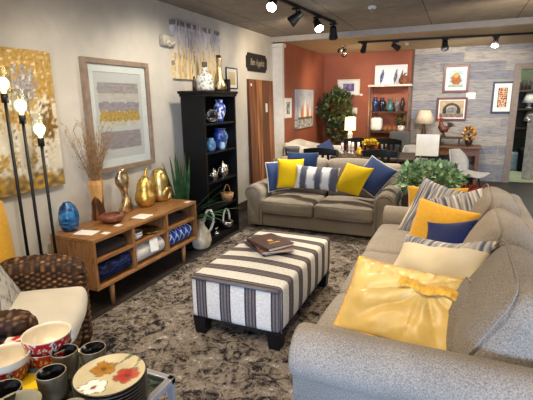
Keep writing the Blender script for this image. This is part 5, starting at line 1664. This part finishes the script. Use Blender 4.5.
# ------------------------------------------------------------------ pale shell chairs and grey chair
def shell_chair(label, loc, rz, m=M_greyshell):
    t = thing('shell_chair', label, 'chair', loc, rz, 'pale grey shell chairs')
    # local: faces +x
    bm = NB(); V = {}
    nu, nv = 12, 18
    for i in range(nu + 1):
        u = -1 + 2 * i / nu
        for k in range(nv + 1):
            f = k / nv
            if f < .5:
                g = f / .5; x = .24 - .42 * g; z = .455 - .03 * math.sin(g * PI); w = .23 - .01 * g
                x += .0; z += .05 * u * u * (1 - .4 * g) - .03 * (1 - g) ** 4
            else:
                g = (f - .5) / .5; x = -.18 - .13 * g; z = .455 + .36 * g; w = .22 * (1 - .45 * g ** 3)
                x += .09 * u * u * math.sin(g * PI * .7 + .3); z += .05 * u * u * (1 - g)
            V[i, k] = bm.verts.new((x, u * w, z))
    for i in range(nu):
        for k in range(nv): bm.faces.new((V[i, k], V[i + 1, k], V[i + 1, k + 1], V[i, k + 1]))
    o = obj('shell', bm, m, t, smooth=True)
    sm = o.modifiers.new('thick', 'SOLIDIFY'); sm.thickness = .018; sm.offset = -1
    for x, y in ((.2, .19), (.2, -.19), (-.17, .19), (-.17, -.19)):
        bm = NB(); cyl(bm, (x, y, .014 if False else .003), (x * .6, y * .6, .435), .010, .012, 10); obj('leg', bm, M_matte_black, t, smooth=True)
    bm = NB(); addb(bm, -.13, .14, -.13, .13, .40, .418); obj('seat_frame', bm, M_matte_black, t)
shell_chair('pale grey shell chair facing right beside the leafy plant, before the wooden desk', (.17, 7.2, 0), R(-38))
shell_chair('pale grey shell chair partly hidden behind the blank white display card', (-.60, 7.62, 0), R(-60))
GC = thing('upholstered_chair', 'mid grey upholstered chair between the metal shelf and the desk lamp', 'chair', (-.95, 8.25, 0))
bm = NB(); softbox(bm, (0, .02, .47), (.46, .46, .1), .04, 6); obj('seat', bm, M_greyfab, GC, smooth=True)
bm = NB(); softbox(bm, (0, -.2, .78), (.36, .08, .52), .038, 8); obj('backrest', bm, M_greyfab, GC, smooth=True)
for x in (-.19, .19):
    for y in (-.18, .2):
        bm = NB(); cyl(bm, (x, y, .002), (x, y, .43), .016, .022, 10); obj('leg', bm, M_espresso, GC, smooth=True)

# ------------------------------------------------------------------ back room shelves and lamps
BR = thing('shelf_unit', 'dark wooden shelves with white-shaded lamps in the back room', 'shelves', (1.62, 11.3, 0))
for z in (.95, 1.36, 1.76):
    bm = NB(); addb(bm, -.55, .75, -.2, .2, z - .04, z); obj('shelf', bm, M_dark_in, BR)
for x in (-.55, .75):
    bm = NB(); addb(bm, x - .03, x + .03, -.2, .2, .002, 2.0); obj('side_panel', bm, M_dark_in, BR)
bm = NB(); addb(bm, -.52, .72, .185, .2, .002, 1.94); obj('back_panel', bm, plain('dark back panel', (70, 74, 66), .7), BR)
def shade_lamp(label, loc, s):
    t = thing('table_lamp', label, 'lamp', loc, 0, 'lamps in the back room')
    bm = NB(); lathe(bm, [(0, 0), (.07 * s, 0), (.07 * s, .02 * s), (.03 * s, .04 * s), (.05 * s, .09 * s), (.02 * s, .15 * s), (0, .15 * s)], 16); obj('base', bm, M_white_cer, t, smooth=True)
    bm = NB(); lathe(bm, [(.17 * s, .13 * s), (.175 * s, .13 * s), (.09 * s, .38 * s), (.085 * s, .38 * s), (.17 * s, .13 * s)], 24); obj('lamp_shade', bm, M_white, t, smooth=True)
shade_lamp('white cone-shade lamp on the middle back room shelf', (1.40, 11.28, 1.3605), .9)
shade_lamp('white cone-shade lamp on the lower back room shelf', (1.47, 11.28, .9605), .9)
for i in range(4):
    bm = NB(); lathe(bm, [(0, 0), (.025, 0), (.028, .12), (.012, .16), (.012, .2), (0, .2)], 12)
    tag(obj('bottle', bm, M_dark_in, smooth=True), ('dark bottle nearest the door casing on the top back room shelf', 'second dark bottle from the door casing in the back room', 'third dark bottle from the door casing in the back room', 'fourth dark bottle from the door casing in the back room')[i], 'bottle', 'bottles in the back room').location = (1.16 + .07 * i, 11.26, 1.7605)
bm = NB(); softbox(bm, (0, 0, .2), (.34, .3, .4), .04, 5)
tag(obj('storage_tub', bm, plain('blue grey plastic', (130, 146, 160), .5), smooth=True), 'blue grey storage tub on the floor of the back room', 'tub').location = (1.18, 11.0, .001)
bm = NB(); softbox(bm, (0, 0, .26), (.22, .26, .52), .05, 5)
tag(obj('bag', bm, M_black, smooth=True), 'black upright bag on the back room floor beside the blue tub', 'bag').location = (1.36, 10.9, .001)

# ------------------------------------------------------------------ ceiling track lights
def track(label, p0, p1):
    t = thing('light_track', label, 'track', p0)
    d = Vector(p1) - Vector(p0)
    bm = NB(); box(bm, d / 2, (d.length, .035, .03), .002, rot=math.atan2(d.y, d.x)); obj('rail', bm, M_matte_black, t)
    return t
track('black light track running along the near ceiling above the plaster wall side', (-1.92, 2.6, CZ - .0155), (-1.62, 5.95, CZ - .0155))
track('black light track running across the far tan ceiling', (-1.65, 7.55, CZ2 - .0155), (1.6, 7.95, CZ2 - .0155))
def head(label, p, aim, lit=True, m=M_matte_black, grp='track spotlights', zt=None, scale=1.0):
    """spot head hanging at p (pivot), barrel pointing along aim."""
    t = thing('track_spotlight', label, 'spotlight', (p[0], p[1], zt), 0, grp)
    dz = p[2] - zt
    bm = NB(); addb(bm, -.05, .05, -.018, .018, -.02, 0, .002); obj('adapter', bm, m, t)
    bm = NB(); cyl(bm, (0, 0, -.02), (0, 0, dz), .009, None, 8); obj('stem', bm, m, t, smooth=True)
    d = Vector(aim).normalized()
    P = Vector((0, 0, dz))
    bm = NB(); tube(bm, [P - d * .06 * scale, P - d * .055 * scale, P + d * .0 * scale, P + d * .05 * scale, P + d * .065 * scale], [.02 * scale, .032 * scale, .036 * scale, .046 * scale, .048 * scale], 20); h_ = obj('housing', bm, m, t, smooth=True)
    f = P + d * .0655 * scale
    bm = NB(); cyl(bm, f, f + d * .004, .042 * scale, .040 * scale, 20); obj('lens', bm, M_spot if lit else plain('dark lens', (60, 60, 60), .2), h_)
    return t
tz1 = CZ - .031; tz2 = CZ2 - .031
def tp(y): return -1.92 + .30 * (y - 2.6) / 3.35
head('lit spotlight nearest the camera on the near ceiling track', (tp(4.2), 4.2, 2.535), (.12, -.75, -.55), True, zt=tz1, scale=1.1)
head('unlit black spotlight, second along the near ceiling track', (tp(4.75), 4.75, 2.49), (-.75, -.2, -.6), False, zt=tz1, scale=1.3)
head('lit spotlight, third along the near ceiling track', (tp(5.35), 5.35, 2.50), (.45, -.5, -.7), True, zt=tz1, scale=1.2)
head('black spotlight at the far end of the near ceiling track', (tp(5.9), 5.9, 2.48), (-.1, .5, -.8), False, zt=tz1, scale=1.3)
def tq(x): return 7.55 + .40 * (x + 1.65) / 3.25
head('black spotlight on the far track beside the silver ceiling light', (-1.55, tq(-1.55), 2.44), (-.3, .6, -.7), False, zt=tz2, scale=1.1)
head('black spotlight on the far track above the metal shelf unit', (-1.05, tq(-1.05), 2.44), (.7, .5, -.5), False, zt=tz2, scale=1.1)
head('black spotlight on the far track above the bird painting', (-.30, tq(-.30), 2.43), (0, .8, -.6), False, zt=tz2, scale=1.3)
head('lit spotlight on the far track above the navy-framed floral panel', (.42, tq(.42), 2.44), (-.1, -.4, -.75), True, zt=tz2, scale=1.1)
e = thing('ceiling_light', 'silver twin-head ceiling light on the tan ceiling by the orange wall', 'light', (-2.02, 8.0, CZ2 - .001))
bm = NB(); lathe(bm, [(0, -.02), (.06, -.02), (.06, 0), (0, 0)], 20); obj('canopy', bm, M_silver, e)
for s in (-1, 1):
    bm = NB(); tube(bm, [(0, 0, -.02), (s * .03, 0, -.08)], .01, 8); tube(bm, [(s * .03, .03, -.07), (s * .04, -.05, -.13 - .04 * s)], [.035, .05], 16); obj('lamp_head', bm, M_silver, e, smooth=True)
e = thing('smoke_detector', 'small white sprinkler detector on the near ceiling', 'detector', (-.99, 5.2, CZ - .0005))
bm = NB(); lathe(bm, [(0, -.03), (.04, -.03), (.05, -.012), (.05, 0), (0, 0)], 20); obj('housing', bm, M_white, e, smooth=True)
bm = NB(); cyl(bm, (0, 0, -.03), (0, 0, -.07), .008, .012, 10); obj('sensor', bm, M_silver, e, smooth=True)
e = thing('smoke_detector', 'tiny white detector on the far tan ceiling next to a black spotlight', 'detector', (-.93, 8.15, CZ2 - .0005))
bm = NB(); lathe(bm, [(0, -.04), (.03, -.04), (.04, -.012), (.04, 0), (0, 0)], 16); obj('housing', bm, M_white, e, smooth=True)

# ------------------------------------------------------------------ light
def lamp(kind, name, loc, energy, color, aim=None, size=.1, spot=None, blend=.6, sy=None):
    d = bpy.data.lights.new(name, kind)
    d.energy = energy
    d.color = color
    if kind == 'AREA':
        d.size = size
        if sy: d.shape = 'RECTANGLE'; d.size_y = sy
    else:
        d.shadow_soft_size = size
    if spot: d.spot_size = R(spot); d.spot_blend = blend
    o = link(bpy.data.objects.new(name, d)); o.location = loc
    if aim is not None:
        o.rotation_euler = (Vector(aim) - Vector(loc)).to_track_quat('-Z', 'Y').to_euler()
    return o
WARM = (1.0, .80, .56); NEUT = (1.0, .90, .76); DAY = (.42, .62, 1.0)
def spotl(loc, aim, e, ang=70, c=NEUT, size=.10): return lamp('SPOT', 'spot_beam', loc, e, c, aim, size, ang, .7)
# beams of the near track (its lamps reach back over the viewpoint), plus added fill spots
spotl((-1.7, 2.0, 2.5), (-2.75, 2.9, .9), 44, 95, NEUT)
spotl((-1.8, 3.6, 2.5), (-2.8, 3.7, 1.3), 44, 100, NEUT)
spotl((-1.75, 4.25, 2.40), (-1.3, 2.9, .3), 80, 70)
spotl((-1.65, 5.3, 2.38), (-1.35, 4.9, .5), 150, 85)
spotl((-1.1, 1.6, 2.5), (-1.2, 2.6, .4), 45, 70)
spotl((-1.7, .7, 2.5), (-1.75, 1.4, .6), 46, 75, WARM)
spotl((-.1, 1.0, 2.55), (-.1, 1.9, .5), 44, 85, WARM)
spotl((-.6, 3.4, 2.5), (-.1, 3.6, .6), 75, 80, WARM)
spotl((-.9, 4.6, 2.5), (-2.6, 5.4, 1.3), 90, 80)
spotl((-.5, 4.6, 2.5), (-.3, 6.6, .9), 150, 75)  # fill added off the track to brighten the white card and back region
spotl((-1.9, 5.2, 2.5), (-2.85, 6.9, 1.8), 40, 90, WARM)  # fill added to brighten the white pilaster
spotl((.6, 5.2, 1.9), (.3, 6.9, 2.6), 26, 110, WARM)  # added upward fill on the ceiling fascia, no lamp hangs here
# beams of the far track, and one added fill
spotl((.42, 7.7, 2.38), (.1, 9.3, 1.5), 92, 110)
spotl((-.3, 7.7, 2.38), (-.2, 9.3, 1.7), 70, 100)
spotl((-1.5, 7.6, 2.38), (-2.3, 9.0, 1.4), 70, 110)
spotl((-1.6, 5.9, 2.4), (-2.2, 7.2, .7), 90, 70)  # fill added to brighten the ivory armchair, not on the far track
spotl((-1.05, 7.6, 2.38), (-1.0, 6.6, .7), 60, 110)
# lamps
for y, z in ((1.93, 1.735), (2.035, 1.595), (2.155, 1.43)):
    lamp('POINT', 'bulb_light', (-2.72 + .07, y, z), 1.0, (1, .74, .42), size=.03)
lamp('POINT', 'bulb_light', (-1.9, 8.25, 1.30), 11, (1, .66, .32), size=.06)
lamp('POINT', 'bulb_light', (-.62, 9.05, 1.19), 3.5, (1, .76, .4), size=.03)
lamp('POINT', 'back_room_light', (1.5, 10.2, 2.4), 40, (.95, 1, .88), size=.2)
# unseen soft fill added under the ceiling, and daylight through the storefront
lamp('AREA', 'ceiling_fill', (-1.0, .2, CZ - .02), 34, (1, .9, .78), (-1.0, .2, 0), 2.4, sy=1.6)
lamp('AREA', 'ceiling_fill', (2.4, 4.6, CZ - .02), 70, (1, .92, .82), (2.4, 4.6, 0), 2.0, sy=3.0)
dl = lamp('AREA', 'storefront_daylight', (1.0, -2.1, .55), 36, DAY, (.0, 1.5, .4), 2.6, sy=.9)
dl.data.spread = R(70)
w = bpy.data.worlds.new('World'); scn.world = w; w.use_nodes = True
bg = w.node_tree.nodes['Background']; bg.inputs[0].default_value = (.9, .94, 1.0, 1); bg.inputs[1].default_value = .3

# ------------------------------------------------------------------ camera
cam = bpy.data.cameras.new('camera'); co = link(bpy.data.objects.new('camera', cam)); scn.camera = co
f_px, yaw, pitch, rl = 427.5, .41979, .22782, -.01412
cam.sensor_fit = 'HORIZONTAL'; cam.sensor_width = 36; cam.lens = 36 * f_px / 533; cam.clip_start = .05
fwd = Vector((-math.sin(yaw) * math.cos(pitch), math.cos(yaw) * math.cos(pitch), -math.sin(pitch)))
rt = Vector((math.cos(yaw), math.sin(yaw), 0)); up = rt.cross(fwd)
r_ = rt * math.cos(rl) + up * math.sin(rl); u_ = -rt * math.sin(rl) + up * math.cos(rl)
co.matrix_world = Matrix(((r_.x, u_.x, -fwd.x, 0), (r_.y, u_.y, -fwd.y, 0), (r_.z, u_.z, -fwd.z, 1.6), (0, 0, 0, 1)))
vs = scn.view_settings
scn.display_settings.display_device = 'sRGB'
vs.view_transform = 'Standard'; vs.look = 'None'; vs.gamma = 1.0; vs.use_curve_mapping = False; vs.exposure = 0.62
scn.cycles.use_denoising = True
scn.cycles.max_bounces = 10
